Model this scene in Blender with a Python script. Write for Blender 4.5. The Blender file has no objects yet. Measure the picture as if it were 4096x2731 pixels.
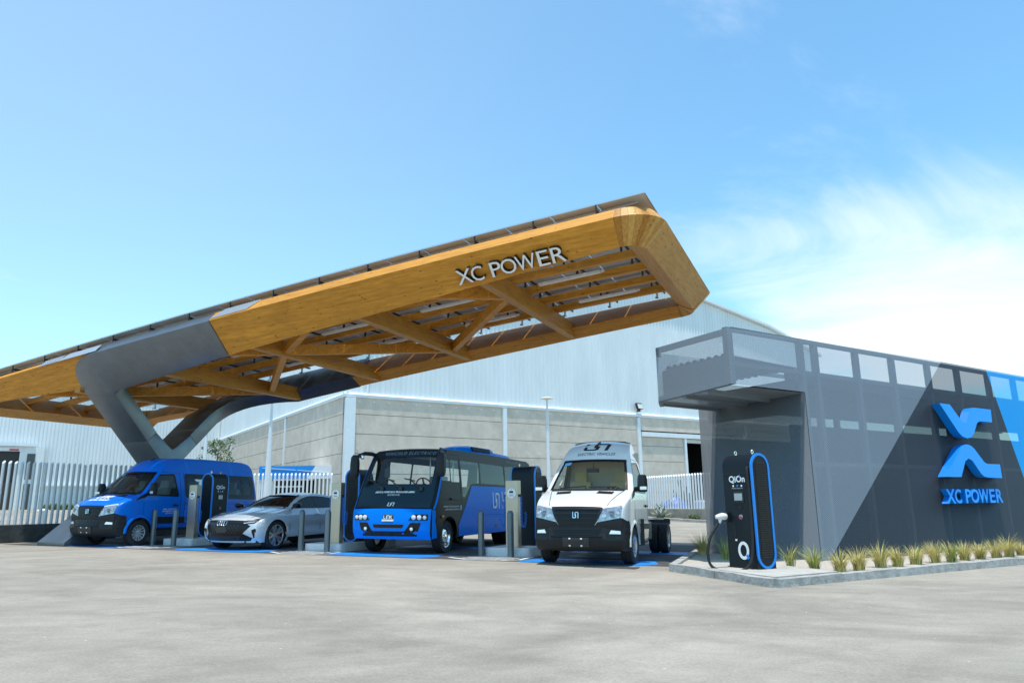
import bpy, bmesh, math, random
from mathutils import Vector, Matrix, noise
from mathutils.geometry import tessellate_polygon
random.seed(7)
sc = bpy.context.scene
COL = sc.collection
rad = math.radians
# ------------------------------------------------------------------ camera
cd = bpy.data.cameras.new('camera'); cam = bpy.data.objects.new('camera', cd); COL.objects.link(cam)
cd.sensor_width = 36; cd.lens = 25.516; cd.clip_end = 4000; cd.clip_start = .05
PT, RL = .219096, -.012931
_f = Vector((0, math.cos(PT), math.sin(PT))); _r = Vector((1, 0, 0)); _u = _r.cross(_f)
_r2 = _r*math.cos(RL)+_u*math.sin(RL); _u2 = -_r*math.sin(RL)+_u*math.cos(RL)
cam.matrix_world = Matrix(((_r2.x, _u2.x, -_f.x, 0), (_r2.y, _u2.y, -_f.y, 0), (_r2.z, _u2.z, -_f.z, 1.22), (0, 0, 0, 1)))
sc.camera = cam
# ------------------------------------------------------------------ light
SUN_TO = Vector((-.020, -.165, 1)).normalized()      # direction towards the sun: almost at the zenith
sun_el = math.asin(SUN_TO.z); sun_az = math.atan2(SUN_TO.x, SUN_TO.y)
w = bpy.data.worlds.new('World'); sc.world = w; w.use_nodes = True
nt = w.node_tree; nt.nodes.clear()
N = nt.nodes.new; L = nt.links.new
out = N('ShaderNodeOutputWorld'); bg = N('ShaderNodeBackground'); bg.inputs[1].default_value = .15
sky = N('ShaderNodeTexSky'); sky.sky_type = 'NISHITA'; sky.sun_disc = False
sky.sun_elevation = sun_el; sky.sun_rotation = sun_az; sky.air_density = 1.35; sky.dust_density = 1.5; sky.ozone_density = 3.0; sky.altitude = 1500
tc = N('ShaderNodeTexCoord')
# thin high cloud: noise on the sky plane (direction divided by its height)
sep = N('ShaderNodeSeparateXYZ'); L(tc.outputs['Generated'], sep.inputs[0])
def mth(op, a, b=None, clamp=False):
    n = N('ShaderNodeMath'); n.operation = op; n.use_clamp = clamp
    for i, x in enumerate((a, b)):
        if x is None: continue
        if isinstance(x, (int, float)): n.inputs[i].default_value = x
        else: L(x, n.inputs[i])
    return n.outputs[0]
zz = mth('ADD', mth('MAXIMUM', sep.outputs[2], 0.0), .12)
cx = mth('DIVIDE', sep.outputs[0], zz); cy = mth('DIVIDE', sep.outputs[1], zz)
cmb = N('ShaderNodeCombineXYZ'); L(cx, cmb.inputs[0]); L(cy, cmb.inputs[1])
def fbm(scale, off, det=6, rough=.55, dist=.6, sx=1.0):
    mp = N('ShaderNodeMapping'); mp.inputs['Location'].default_value = off; mp.inputs['Scale'].default_value = (sx, 1, 1)
    L(cmb.outputs[0], mp.inputs[0])
    n = N('ShaderNodeTexNoise'); n.inputs['Scale'].default_value = scale; n.inputs['Detail'].default_value = det
    n.inputs['Roughness'].default_value = rough; n.inputs['Distortion'].default_value = dist
    L(mp.outputs[0], n.inputs['Vector']); return n.outputs['Fac']
big = fbm(.34, (3.0, 6.2, 0), 3, .5, .2); wisp = fbm(.95, (1.4, 3.1, 0), 8, .6, 1.2, .7)
den = mth('ADD', mth('MULTIPLY', big, 1.15), mth('MULTIPLY', wisp, .95))
def bank(c, sc3, r0, r1):
    v1 = N('ShaderNodeVectorMath'); v1.operation = 'SUBTRACT'; L(tc.outputs['Generated'], v1.inputs[0]); v1.inputs[1].default_value = c
    v2 = N('ShaderNodeVectorMath'); v2.operation = 'MULTIPLY'; L(v1.outputs[0], v2.inputs[0]); v2.inputs[1].default_value = sc3
    v3 = N('ShaderNodeVectorMath'); v3.operation = 'LENGTH'; L(v2.outputs[0], v3.inputs[0])
    m_ = N('ShaderNodeMapRange'); m_.interpolation_type = 'SMOOTHSTEP'; m_.inputs['From Min'].default_value = r0; m_.inputs['From Max'].default_value = r1; m_.inputs['To Min'].default_value = 1; m_.inputs['To Max'].default_value = 0
    L(v3.outputs['Value'], m_.inputs['Value']); return m_.outputs[0]
bank1 = bank((.52, .82, .23), (1, 1, 1.9), .05, .40)           # the hazy cloud bank low on the right
veil = bank((-.62, .70, .30), (1, 1, .8), .1, 1.1)               # thin milky veil on the left
den = mth('ADD', den, mth('MULTIPLY', bank1, .25))
rmp = N('ShaderNodeMapRange'); rmp.inputs['From Min'].default_value = 1.12; rmp.inputs['From Max'].default_value = 1.52
rmp.interpolation_type = 'SMOOTHSTEP'; L(den, rmp.inputs['Value'])
mixc = N('ShaderNodeMix'); mixc.data_type = 'RGBA'; mixc.inputs['B'].default_value = (3.9, 4.1, 4.2, 1)
L(mth('MAXIMUM', mth('MULTIPLY', rmp.outputs[0], .78), mth('MULTIPLY', veil, .15)), mixc.inputs['Factor'])
tint = N('ShaderNodeMix'); tint.data_type = 'RGBA'; tint.blend_type = 'MULTIPLY'; tint.inputs['Factor'].default_value = 1; tint.inputs['B'].default_value = (.58, .82, .80, 1)
L(sky.outputs[0], tint.inputs['A']); L(tint.outputs['Result'], mixc.inputs['A']); L(mixc.outputs['Result'], bg.inputs[0]); L(bg.outputs[0], out.inputs[0])
sd = bpy.data.lights.new('sun', 'SUN'); so = bpy.data.objects.new('sun', sd); COL.objects.link(so)
sd.energy = 2.25; sd.angle = rad(.53); sd.color = (1, .955, .88)
so.rotation_euler = SUN_TO.to_track_quat('Z', 'Y').to_euler()
sc.view_settings.view_transform = 'Standard'; sc.view_settings.look = 'None'
sc.view_settings.exposure = 1.06; sc.view_settings.gamma = 1
sc.view_settings.use_curve_mapping = False
# ------------------------------------------------------------------ frames of the site
AZ = rad(23.5)                                   # the bays: e2 runs to the back of a bay, e1 along the row to the left
E1 = Vector((-math.cos(AZ), math.sin(AZ), 0)); E2 = Vector((math.sin(AZ), math.cos(AZ), 0))
BA = rad(56.9464)                                # the buildings
RD = Vector((math.sin(BA), math.cos(BA), 0)); LD = Vector((-math.cos(BA), math.sin(BA), 0))
def clampf(x, a, b): return max(a, min(b, x))
def gz(x, y): return -.0129*clampf(x, -45, 45)+.016*clampf(y-27, 0, 40)
def W(a, b, dz=0):
    p = E1*a+E2*b; return Vector((p.x, p.y, gz(p.x, p.y)+dz))
# ------------------------------------------------------------------ materials
MATS = {}
def M(name, col, rough=.5, metal=0, var=0, scale=4, bump=0, bscale=60, coat=0, sx=(1, 1, 1), spec=.5, var2=None, emit=0):
    if name in MATS: return MATS[name]
    m = bpy.data.materials.new(name); m.use_nodes = True; t = m.node_tree; b = t.nodes['Principled BSDF']
    b.inputs['Base Color'].default_value = (*col, 1); b.inputs['Roughness'].default_value = rough; b.inputs['Metallic'].default_value = metal
    b.inputs['Coat Weight'].default_value = coat; b.inputs['Coat Roughness'].default_value = .04; b.inputs['Specular IOR Level'].default_value = spec
    if emit: b.inputs['Emission Color'].default_value = (*col, 1); b.inputs['Emission Strength'].default_value = emit
    if var or bump:
        c = t.nodes.new('ShaderNodeTexCoord'); mp = t.nodes.new('ShaderNodeMapping'); mp.inputs['Scale'].default_value = sx
        t.links.new(c.outputs['Object'], mp.inputs[0])
    if var:
        n = t.nodes.new('ShaderNodeTexNoise'); n.inputs['Scale'].default_value = scale; n.inputs['Detail'].default_value = 8; n.inputs['Roughness'].default_value = .62
        t.links.new(mp.outputs[0], n.inputs['Vector'])
        r = t.nodes.new('ShaderNodeValToRGB'); r.color_ramp.elements[0].position = .3; r.color_ramp.elements[1].position = .72
        c2 = var2 or col
        r.color_ramp.elements[0].color = (*[x*(1-var) for x in col], 1); r.color_ramp.elements[1].color = (*[min(1, x*(1+var)) for x in c2], 1)
        t.links.new(n.outputs['Fac'], r.inputs[0]); t.links.new(r.outputs[0], b.inputs['Base Color'])
    if bump:
        n2 = t.nodes.new('ShaderNodeTexNoise'); n2.inputs['Scale'].default_value = bscale; n2.inputs['Detail'].default_value = 5
        t.links.new(mp.outputs[0], n2.inputs['Vector'])
        bp = t.nodes.new('ShaderNodeBump'); bp.inputs['Strength'].default_value = bump; bp.inputs['Distance'].default_value = .02
        t.links.new(n2.outputs['Fac'], bp.inputs['Height']); t.links.new(bp.outputs[0], b.inputs['Normal'])
    MATS[name] = m; return m
def glass(name, tint, alpha, rough=.02):
    """clear pane: tinted see-through mixed with a mirror by viewing angle; alpha = share that is dark body"""
    m = bpy.data.materials.new(name); m.use_nodes = True; t = m.node_tree; t.nodes.clear(); n = t.nodes.new
    o = n('ShaderNodeOutputMaterial'); tr = n('ShaderNodeBsdfTransparent'); tr.inputs[0].default_value = (*tint, 1)
    gl = n('ShaderNodeBsdfGlossy'); gl.inputs['Roughness'].default_value = rough
    df = n('ShaderNodeBsdfDiffuse'); df.inputs[0].default_value = (.012, .014, .016, 1)
    m1 = n('ShaderNodeMixShader'); m1.inputs[0].default_value = alpha; t.links.new(tr.outputs[0], m1.inputs[1]); t.links.new(df.outputs[0], m1.inputs[2])
    lw = n('ShaderNodeLayerWeight'); lw.inputs[0].default_value = .5; pw_ = n('ShaderNodeMath'); pw_.operation = 'POWER'; pw_.inputs[1].default_value = 4; t.links.new(lw.outputs['Facing'], pw_.inputs[0]); fr = n('ShaderNodeMath'); fr.operation = 'MULTIPLY_ADD'; fr.inputs[1].default_value = .6; fr.inputs[2].default_value = .045; t.links.new(pw_.outputs[0], fr.inputs[0])
    m2 = n('ShaderNodeMixShader'); t.links.new(fr.outputs[0], m2.inputs[0]); t.links.new(m1.outputs[0], m2.inputs[1]); t.links.new(gl.outputs[0], m2.inputs[2])
    t.links.new(m2.outputs[0], o.inputs[0]); MATS[name] = m; return m
def wood(name, c0, c1, axis, knots=True):
    m = bpy.data.materials.new(name); m.use_nodes = True; t = m.node_tree; b = t.nodes['Principled BSDF']; n = t.nodes.new; l = t.links.new
    c = n('ShaderNodeTexCoord'); mp = n('ShaderNodeMapping')
    s = [3.2, 3.2, 3.2]; s[axis] = .32; mp.inputs['Scale'].default_value = s; l(c.outputs['Object'], mp.inputs[0])
    n1 = n('ShaderNodeTexNoise'); n1.inputs['Scale'].default_value = 5; n1.inputs['Detail'].default_value = 9; n1.inputs['Roughness'].default_value = .68; n1.inputs['Distortion'].default_value = .4
    l(mp.outputs[0], n1.inputs['Vector'])
    r = n('ShaderNodeValToRGB'); r.color_ramp.elements[0].position = .32; r.color_ramp.elements[1].position = .66
    r.color_ramp.elements[0].color = (*c0, 1); r.color_ramp.elements[1].color = (*c1, 1); l(n1.outputs['Fac'], r.inputs[0])
    n3 = n('ShaderNodeTexNoise'); n3.inputs['Scale'].default_value = .9; n3.inputs['Detail'].default_value = 3; l(c.outputs['Object'], n3.inputs['Vector'])
    mr = n('ShaderNodeMapRange'); mr.inputs['To Min'].default_value = .80; mr.inputs['To Max'].default_value = 1.16; l(n3.outputs['Fac'], mr.inputs['Value'])
    mx = n('ShaderNodeMix'); mx.data_type = 'RGBA'; mx.blend_type = 'MULTIPLY'; mx.inputs['Factor'].default_value = 1
    l(r.outputs[0], mx.inputs['A']); l(mr.outputs[0], mx.inputs['B']); last = mx.outputs['Result']
    if axis == 0:
        sx_ = n('ShaderNodeSeparateXYZ'); l(c.outputs['Object'], sx_.inputs[0])
        def ma(op_, x, y):
            q = n('ShaderNodeMath'); q.operation = op_
            for i, v_ in enumerate((x, y)):
                if isinstance(v_, (int, float)): q.inputs[i].default_value = v_
                else: l(v_, q.inputs[i])
            return q.outputs[0]
        lam = ma('FLOOR', ma('MULTIPLY', ma('SUBTRACT', sx_.outputs[2], ma('ADD', sx_.outputs[1], ma('MULTIPLY', sx_.outputs[0], .095))), 1/.11), 0)
        blk = ma('FLOOR', ma('ADD', ma('MULTIPLY', sx_.outputs[0], .31), ma('MULTIPLY', lam, .37)), 0)
        cb = n('ShaderNodeCombineXYZ'); l(lam, cb.inputs[0]); l(blk, cb.inputs[1]); wn = n('ShaderNodeTexWhiteNoise'); wn.noise_dimensions = '2D'; l(cb.outputs[0], wn.inputs['Vector'])
        m3 = n('ShaderNodeMapRange'); m3.inputs['To Min'].default_value = .90; m3.inputs['To Max'].default_value = 1.08; l(wn.outputs['Value'], m3.inputs['Value'])
        mx3 = n('ShaderNodeMix'); mx3.data_type = 'RGBA'; mx3.blend_type = 'MULTIPLY'; mx3.inputs['Factor'].default_value = 1; l(last, mx3.inputs['A']); l(m3.outputs[0], mx3.inputs['B']); last = mx3.outputs['Result']
    if knots:
        mp2 = n('ShaderNodeMapping'); s2 = [3.1, 3.1, 3.1]; s2[axis] = 1.7; mp2.inputs['Scale'].default_value = s2; l(c.outputs['Object'], mp2.inputs[0])
        v = n('ShaderNodeTexVoronoi'); v.inputs['Scale'].default_value = 2.0; v.inputs['Randomness'].default_value = 1; l(mp2.outputs[0], v.inputs['Vector'])
        k = n('ShaderNodeMapRange'); k.inputs['From Min'].default_value = .05; k.inputs['From Max'].default_value = .16; k.inputs['To Min'].default_value = .85; k.inputs['To Max'].default_value = 0; l(v.outputs['Distance'], k.inputs['Value'])
        mk = n('ShaderNodeMix'); mk.data_type = 'RGBA'; mk.inputs['B'].default_value = (.10, .035, .008, 1); l(k.outputs[0], mk.inputs['Factor']); l(last, mk.inputs['A']); last = mk.outputs['Result']
    l(last, b.inputs['Base Color']); b.inputs['Roughness'].default_value = .5; b.inputs['Specular IOR Level'].default_value = .35
    MATS[name] = m; return m
# ------------------------------------------------------------------ mesh helpers
class MB:
    def __init__(s): s.v = []; s.f = []; s.m = []; s.mi = 0
    def add(s, vs, fs):
        o = len(s.v); s.v += [Vector(p) for p in vs]
        for f in fs: s.f.append([o+i for i in f]); s.m.append(s.mi)
        return s
    def box(s, c, d, rz=0, mtx=None):
        x, y, z = d[0]/2, d[1]/2, d[2]/2; c = Vector(c)
        vs = [Vector((i*x, j*y, k*z)) for i in (-1, 1) for j in (-1, 1) for k in (-1, 1)]
        if rz: R = Matrix.Rotation(rz, 3, 'Z'); vs = [R @ v for v in vs]
        if mtx is not None: vs = [mtx @ v for v in vs]
        return s.add([v+c for v in vs], [(0, 1, 3, 2), (4, 6, 7, 5), (0, 4, 5, 1), (2, 3, 7, 6), (0, 2, 6, 4), (1, 5, 7, 3)])
    def bar(s, p, q, w, h, up=(0, 0, 1)):
        """rectangular bar from p to q, w wide, h high (h measured along up)"""
        p, q = Vector(p), Vector(q); d = (q-p).normalized(); u = Vector(up); sx = d.cross(u).normalized(); u = sx.cross(d).normalized()
        vs = [e+sx*i*w/2+u*j*h/2 for e in (p, q) for i, j in ((-1, -1), (1, -1), (1, 1), (-1, 1))]
        return s.add(vs, [(0, 3, 2, 1), (4, 5, 6, 7), (0, 1, 5, 4), (1, 2, 6, 5), (2, 3, 7, 6), (3, 0, 4, 7)])
    def tube(s, pts, r, n=8, cap=True, rs=None):
        pts = [Vector(p) for p in pts]; o = len(s.v); prev = None; m = len(pts)
        for i, p in enumerate(pts):
            d = (pts[min(i+1, m-1)]-pts[max(i-1, 0)]).normalized()
            a = prev if prev is not None else (Vector((0, 0, 1)) if abs(d.z) < .9 else Vector((1, 0, 0)))
            a = (a-d*a.dot(d)).normalized(); b = d.cross(a); prev = a; rr = rs[i] if rs else r
            for k in range(n):
                t = 2*math.pi*k/n; s.v.append(p+a*math.cos(t)*rr+b*math.sin(t)*rr)
        for i in range(m-1):
            for k in range(n):
                k2 = (k+1) % n; s.f.append([o+i*n+k, o+i*n+k2, o+(i+1)*n+k2, o+(i+1)*n+k]); s.m.append(s.mi)
        if cap:
            s.f.append([o+k for k in range(n)][::-1]); s.m.append(s.mi); s.f.append([o+(m-1)*n+k for k in range(n)]); s.m.append(s.mi)
        return s
    def lathe(s, prof, n=24, axis='Z', c=(0, 0, 0)):
        o = len(s.v); c = Vector(c)
        for r, h in prof:
            for k in range(n):
                t = 2*math.pi*k/n; x, y = r*math.cos(t), r*math.sin(t)
                s.v.append(c+(Vector((x, y, h)) if axis == 'Z' else Vector((x, h, y)) if axis == 'Y' else Vector((h, x, y))))
        for i in range(len(prof)-1):
            for k in range(n):
                k2 = (k+1) % n; s.f.append([o+i*n+k, o+i*n+k2, o+(i+1)*n+k2, o+(i+1)*n+k]); s.m.append(s.mi)
        return s
    def prism(s, poly, vec, holes=()):
        """3-D polygon (with holes) swept by vec"""
        loops = [[Vector(p) for p in poly]]+[[Vector(p) for p in h] for h in holes]; vec = Vector(vec)
        tri = tessellate_polygon(loops); flat = [p for l in loops for p in l]; n = len(flat)
        s.add(flat+[p+vec for p in flat], [t for t in tri]+[tuple(i+n for i in t)[::-1] for t in tri])
        o = len(s.v)-2*n; k = 0
        for l in loops:
            for i in range(len(l)):
                a, b = o+k+i, o+k+(i+1) % len(l); s.f.append([a, b, b+n, a+n]); s.m.append(s.mi)
            k += len(l)
        return s
    def loft(s, rows, closed=True, caps=True):
        o = len(s.v); n = len(rows[0])
        for r in rows: s.v += [Vector(p) for p in r]
        for i in range(len(rows)-1):
            for k in range(n if closed else n-1):
                k2 = (k+1) % n; s.f.append([o+i*n+k, o+i*n+k2, o+(i+1)*n+k2, o+(i+1)*n+k]); s.m.append(s.mi)
        if caps and closed:
            s.f.append([o+k for k in range(n)][::-1]); s.m.append(s.mi); s.f.append([o+(len(rows)-1)*n+k for k in range(n)]); s.m.append(s.mi)
        return s
    def mesh(s, name, mats, smooth=None, bevel=0, fix=True):
        me = bpy.data.meshes.new(name); me.from_pydata([tuple(v) for v in s.v], [], s.f); me.validate(clean_customdata=False)
        if len(me.polygons) == len(s.m):
            for p, i in zip(me.polygons, s.m): p.material_index = i
        if fix or bevel:
            bm = bmesh.new(); bm.from_mesh(me)
            bmesh.ops.remove_doubles(bm, verts=bm.verts, dist=1e-5)
            bmesh.ops.recalc_face_normals(bm, faces=bm.faces)
            if bevel:
                es = [e for e in bm.edges if len(e.link_faces) == 2 and e.calc_face_angle() > .6]
                bmesh.ops.bevel(bm, geom=es, offset=bevel, segments=2, profile=.6, affect='EDGES', clamp_overlap=True)
            bm.to_mesh(me); bm.free()
        for m in (mats if isinstance(mats, (list, tuple)) else [mats]): me.materials.append(m)
        if smooth is not None:
            me.polygons.foreach_set('use_smooth', [True]*len(me.polygons)); me.set_sharp_from_angle(angle=rad(smooth))
        me.update(); return me
    def build(s, name, mats, parent=None, smooth=None, bevel=0, loc=None, fix=True):
        return link(name, s.mesh(name, mats, smooth, bevel, fix), parent, loc)
def link(name, me, parent=None, loc=None):
    o = bpy.data.objects.new(name, me); COL.objects.link(o)
    if parent: o.parent = parent
    if loc is not None: o.location = loc
    return o
def tag(o, label=None, cat=None, group=None, kind=None):
    for k, v in (('label', label), ('category', cat), ('group', group), ('kind', kind)):
        if v: o[k] = v
    return o
def thing(name, label, cat, loc=(0, 0, 0), rz=0, group=None, tilt=False):
    o = bpy.data.objects.new(name, None); COL.objects.link(o); o.empty_display_size = .2
    m = Matrix.Rotation(rz, 4, 'Z')
    if tilt: m = Vector((0, 0, 1)).rotation_difference(Vector((.0129, 0, 1)).normalized()).to_matrix().to_4x4() @ m
    o.matrix_world = Matrix.Translation(Vector(loc)) @ m
    return tag(o, label, cat, group)
def copy_tree(o, parent=None):
    c = o.copy(); COL.objects.link(c); c.parent = parent
    for ch in o.children: copy_tree(ch, c)
    return c
def text_loops(body, size=1, shear=0, spacing=1, extrude=0, bold=0):
    cu = bpy.data.curves.new('t', 'FONT'); cu.body = body; cu.size = size; cu.shear = shear; cu.space_character = spacing; cu.extrude = extrude; cu.offset = bold
    cu.resolution_u = 3; cu.align_x = 'CENTER'; cu.align_y = 'CENTER'
    o = bpy.data.objects.new('t', cu); COL.objects.link(o); dg = bpy.context.evaluated_depsgraph_get(); dg.update()
    me = bpy.data.meshes.new_from_object(o.evaluated_get(dg)); vs = [v.co.copy() for v in me.vertices]; fs = [list(p.vertices) for p in me.polygons]
    bpy.data.objects.remove(o); bpy.data.meshes.remove(me); bpy.data.curves.remove(cu)
    return vs, fs
def stroke(pts, w, rnd=0, seg=6):
    """flat ribbon (2-D polygon) of width w along a polyline whose corners are rounded with radius rnd"""
    P = [Vector(p) for p in pts]; Q = [P[0]]
    for i in range(1, len(P)-1):
        a, b, c = P[i-1], P[i], P[i+1]; r = min(rnd, (a-b).length*.49, (c-b).length*.49)
        if r < 1e-4: Q.append(b); continue
        p0 = b+(a-b).normalized()*r; p1 = b+(c-b).normalized()*r
        for k in range(seg+1):
            t = k/seg; Q.append(p0*(1-t)**2+b*2*t*(1-t)+p1*t*t)
    Q.append(P[-1]); Lf, Rt = [], []
    for i, p in enumerate(Q):
        d0 = (p-Q[i-1]).normalized() if i else None; d1 = (Q[i+1]-p).normalized() if i < len(Q)-1 else None
        d = ((d0 or d1)+(d1 or d0)).normalized(); n = Vector((-d.y, d.x)); k = 1/max(.5, n.dot(Vector((-(d1 or d0).y, (d1 or d0).x))))
        Lf.append(p+n*w/2*k); Rt.append(p-n*w/2*k)
    return Lf+Rt[::-1]
def link_logo(w, slant=0):
    """the two interlocked hooks of the emblem, unit square, as two polygons"""
    a = [(0, 1), (0, .08), (.56, .08), (.56, .62)]; b = [(.44, .38), (.44, .92), (1.0, .92), (1.0, 0)]
    return [stroke([(x+slant*y, y) for x, y in s], w, .14, 4) for s in (a, b)]
def link_word(h):
    """the letters L I n K drawn as strokes, height 1 -> polygons"""
    S = [[(0, 1), (0, .06), (.62, .06)], [(.86, 1), (.86, 0)], [(1.12, 0), (1.12, .94), (1.78, .94), (1.78, 0)], [(2.06, 1), (2.06, 0)], [(2.78, .98), (2.2, .5), (2.78, .02)]]
    return [stroke(s, h, .16, 4) for s in S]
# ================================================================== the setting
def mat_ground():
    m = bpy.data.materials.new('worn_pavement'); m.use_nodes = True; t = m.node_tree; b = t.nodes['Principled BSDF']; n = t.nodes.new; l = t.links.new
    c = n('ShaderNodeTexCoord')
    def nz(sc_, det, rough, sx=(1, 1, 1), dist=0):
        mp = n('ShaderNodeMapping'); mp.inputs['Scale'].default_value = sx; mp.inputs['Rotation'].default_value = (0, 0, .35); l(c.outputs['Object'], mp.inputs[0])
        x = n('ShaderNodeTexNoise'); x.inputs['Scale'].default_value = sc_; x.inputs['Detail'].default_value = det; x.inputs['Roughness'].default_value = rough; x.inputs['Distortion'].default_value = dist
        l(mp.outputs[0], x.inputs['Vector']); return x.outputs['Fac']
    def mr(x, a, b_, c_, d): 
        q = n('ShaderNodeMapRange'); q.inputs['From Min'].default_value = a; q.inputs['From Max'].default_value = b_; q.inputs['To Min'].default_value = c_; q.inputs['To Max'].default_value = d; l(x, q.inputs['Value']); return q.outputs[0]
    r = n('ShaderNodeValToRGB'); e = r.color_ramp.elements
    e[0].position = .30; e[0].color = (.228, .205, .170, 1); e[1].position = .72; e[1].color = (.405, .363, .300, 1)
    k = e.new(.5); k.color = (.318, .286, .238, 1)
    l(nz(.30, 8, .64, (.75, 1.05, 1), 1.0), r.inputs[0])
    def mul(a, x):
        q = n('ShaderNodeMix'); q.data_type = 'RGBA'; q.blend_type = 'MULTIPLY'; q.inputs['Factor'].default_value = 1; l(a, q.inputs['A']); l(x, q.inputs['B']); return q.outputs['Result']
    o = mul(r.outputs[0], mr(nz(2.2, 8, .72, (.8, 1.1, 1), .5), .3, .7, .86, 1.10))
    o = mul(o, mr(nz(42, 3, .7), .3, .7, .82, 1.14))
    wob = nz(.8, 3, .5)
    for cx_, cy_, rr in ((-9, -6, 15.2), (-9, -6, 17.0), (14, -4, 13.0), (14, -4, 14.75), (2, 30, 19.5), (2, 30, 21.3)):      # faint tyre tracks of turning vehicles
        vm = n('ShaderNodeVectorMath'); vm.operation = 'DISTANCE'; l(c.outputs['Object'], vm.inputs[0]); vm.inputs[1].default_value = (cx_, cy_, 0)
        q1 = n('ShaderNodeMath'); q1.operation = 'SUBTRACT'; l(vm.outputs['Value'], q1.inputs[0]); q1.inputs[1].default_value = rr
        q2 = n('ShaderNodeMath'); q2.operation = 'ABSOLUTE'; l(q1.outputs[0], q2.inputs[0])
        q3 = n('ShaderNodeMath'); q3.operation = 'MULTIPLY_ADD'; l(wob, q3.inputs[0]); q3.inputs[1].default_value = .5; l(q2.outputs[0], q3.inputs[2])
        o = mul(o, mr(q3.outputs[0], .22, .50, .90, 1.0))
    v = n('ShaderNodeTexVoronoi'); v.inputs['Scale'].default_value = 3.1; l(c.outputs['Object'], v.inputs['Vector'])      # scattered pale grit
    g = n('ShaderNodeMix'); g.data_type = 'RGBA'; g.inputs['B'].default_value = (.62, .60, .55, 1); l(mr(v.outputs['Distance'], .02, .05, .8, 0), g.inputs['Factor']); l(o, g.inputs['A'])
    l(g.outputs['Result'], b.inputs['Base Color']); b.inputs['Roughness'].default_value = .92; b.inputs['Specular IOR Level'].default_value = .2
    bp = n('ShaderNodeBump'); bp.inputs['Strength'].default_value = .5; bp.inputs['Distance'].default_value = .015; l(nz(26, 8, .75), bp.inputs['Height']); l(bp.outputs[0], b.inputs['Normal'])
    return m
xs = [-1500, -300, -45, -20, 0, 20, 45, 300, 1500]; ys = [-300, -40, 0, 27, 67, 300, 3000]
g = MB(); g.add([(x, y, gz(x, y)) for y in ys for x in xs], [(j*9+i, j*9+i+1, j*9+i+10, j*9+i+9) for j in range(6) for i in range(8)])
tag(g.build('ground', mat_ground()), kind='structure')
def sheet(name, poly_ab, dz, m, parent=None):
    """flat painted or paved area given in bay coordinates, laid on the sloping ground"""
    bm = bmesh.new(); vs = [bm.verts.new(W(a, b, dz)) for a, b in poly_ab]; bm.faces.new(vs); bmesh.ops.triangulate(bm, faces=bm.faces)
    bmesh.ops.recalc_face_normals(bm, faces=bm.faces)
    me = bpy.data.meshes.new(name); bm.to_mesh(me); bm.free()
    if me.polygons and me.polygons[0].normal.z < 0: me.flip_normals()
    me.materials.append(m); return link(name, me, parent)
M('asphalt', (.060, .062, .064), .85, var=.35, scale=3, bump=.4, bscale=90)
M('paint_blue', (.006, .22, .66), .55, var=.25, scale=9); M('paint_white', (.72, .73, .72), .6, var=.2, scale=14)
bay = sheet('bay_asphalt', [(3.05, 14.95), (23.2, 14.6), (23.2, 23.0), (3.4, 22.6)], .004, MATS['asphalt']); tag(bay, kind='structure')
for i, (a, b0) in enumerate([(4.9, 14.75), (10.1, 14.85), (15.0, 14.75), (20.0, 14.75)]):
    tag(sheet('bay_marking', [(a+1.45, b0+.1), (a-1.15, b0+.1), (a-1.45, b0+.5), (a-1.2, b0+1.3), (a+1.2, b0+1.3), (a+1.6, b0+.4)], .008, MATS['paint_blue']), kind='structure')
    for s, (y0, y1, h0, h1) in enumerate([(b0+1.75, b0+1.82, 1.3, 1.3), (b0+2.1, b0+2.2, 1.2, 1.0), (b0+3.5, b0+4.6, 1.5, 1.3)]):
        tag(sheet('bay_marking', [(a+h0, y0), (a-h0, y0), (a-h1, y1), (a+h1, y1)], .008, MATS['paint_blue']), kind='structure')
for a, b in [(7.35, 15.3), (12.45, 15.15), (18.2, 15.25)]:          # hatched keep-clear nose in front of each island
    P = [(a+.95, b+.05), (a+.35, b-.32), (a-.45, b-.32), (a-.8, b), (a-.75, b+.9)]
    for k in range(4):
        p, q = Vector(P[k]), Vector(P[k+1]); d = (q-p).normalized(); n_ = Vector((-d.y, d.x))*.05
        tag(sheet('island_marking', [p-n_-d*.03, q-n_+d*.03, q+n_+d*.03, p+n_-d*.03], .008, MATS['paint_white']), kind='structure')
    for k in range(4):
        y = b-.12+.28*k; tag(sheet('island_marking', [(a+.62, y+.1), (a-.62, y-.06), (a-.62, y+.04), (a+.62, y+.2)], .0085, MATS['paint_white']), kind='structure')
# drain grate
g = MB(); o = W(4.15, 14.25)
for k in range(8): g.box((0, -.14+k*.04, .006), (1.0, .018, .012))
g.box((-.5, 0, .006), (.03, .34, .012)); g.box((.5, 0, .006), (.03, .34, .012)); g.box((0, 0, .003), (1.0, .33, .003))
dr = g.build('drain_grate', M('grate_steel', (.16, .15, .14), .6, .6, var=.3)); dr.location = o; dr.rotation_euler = (0, 0, -AZ); tag(dr, 'flat steel drain grate in the pavement before the white truck', 'drain grate')
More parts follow.
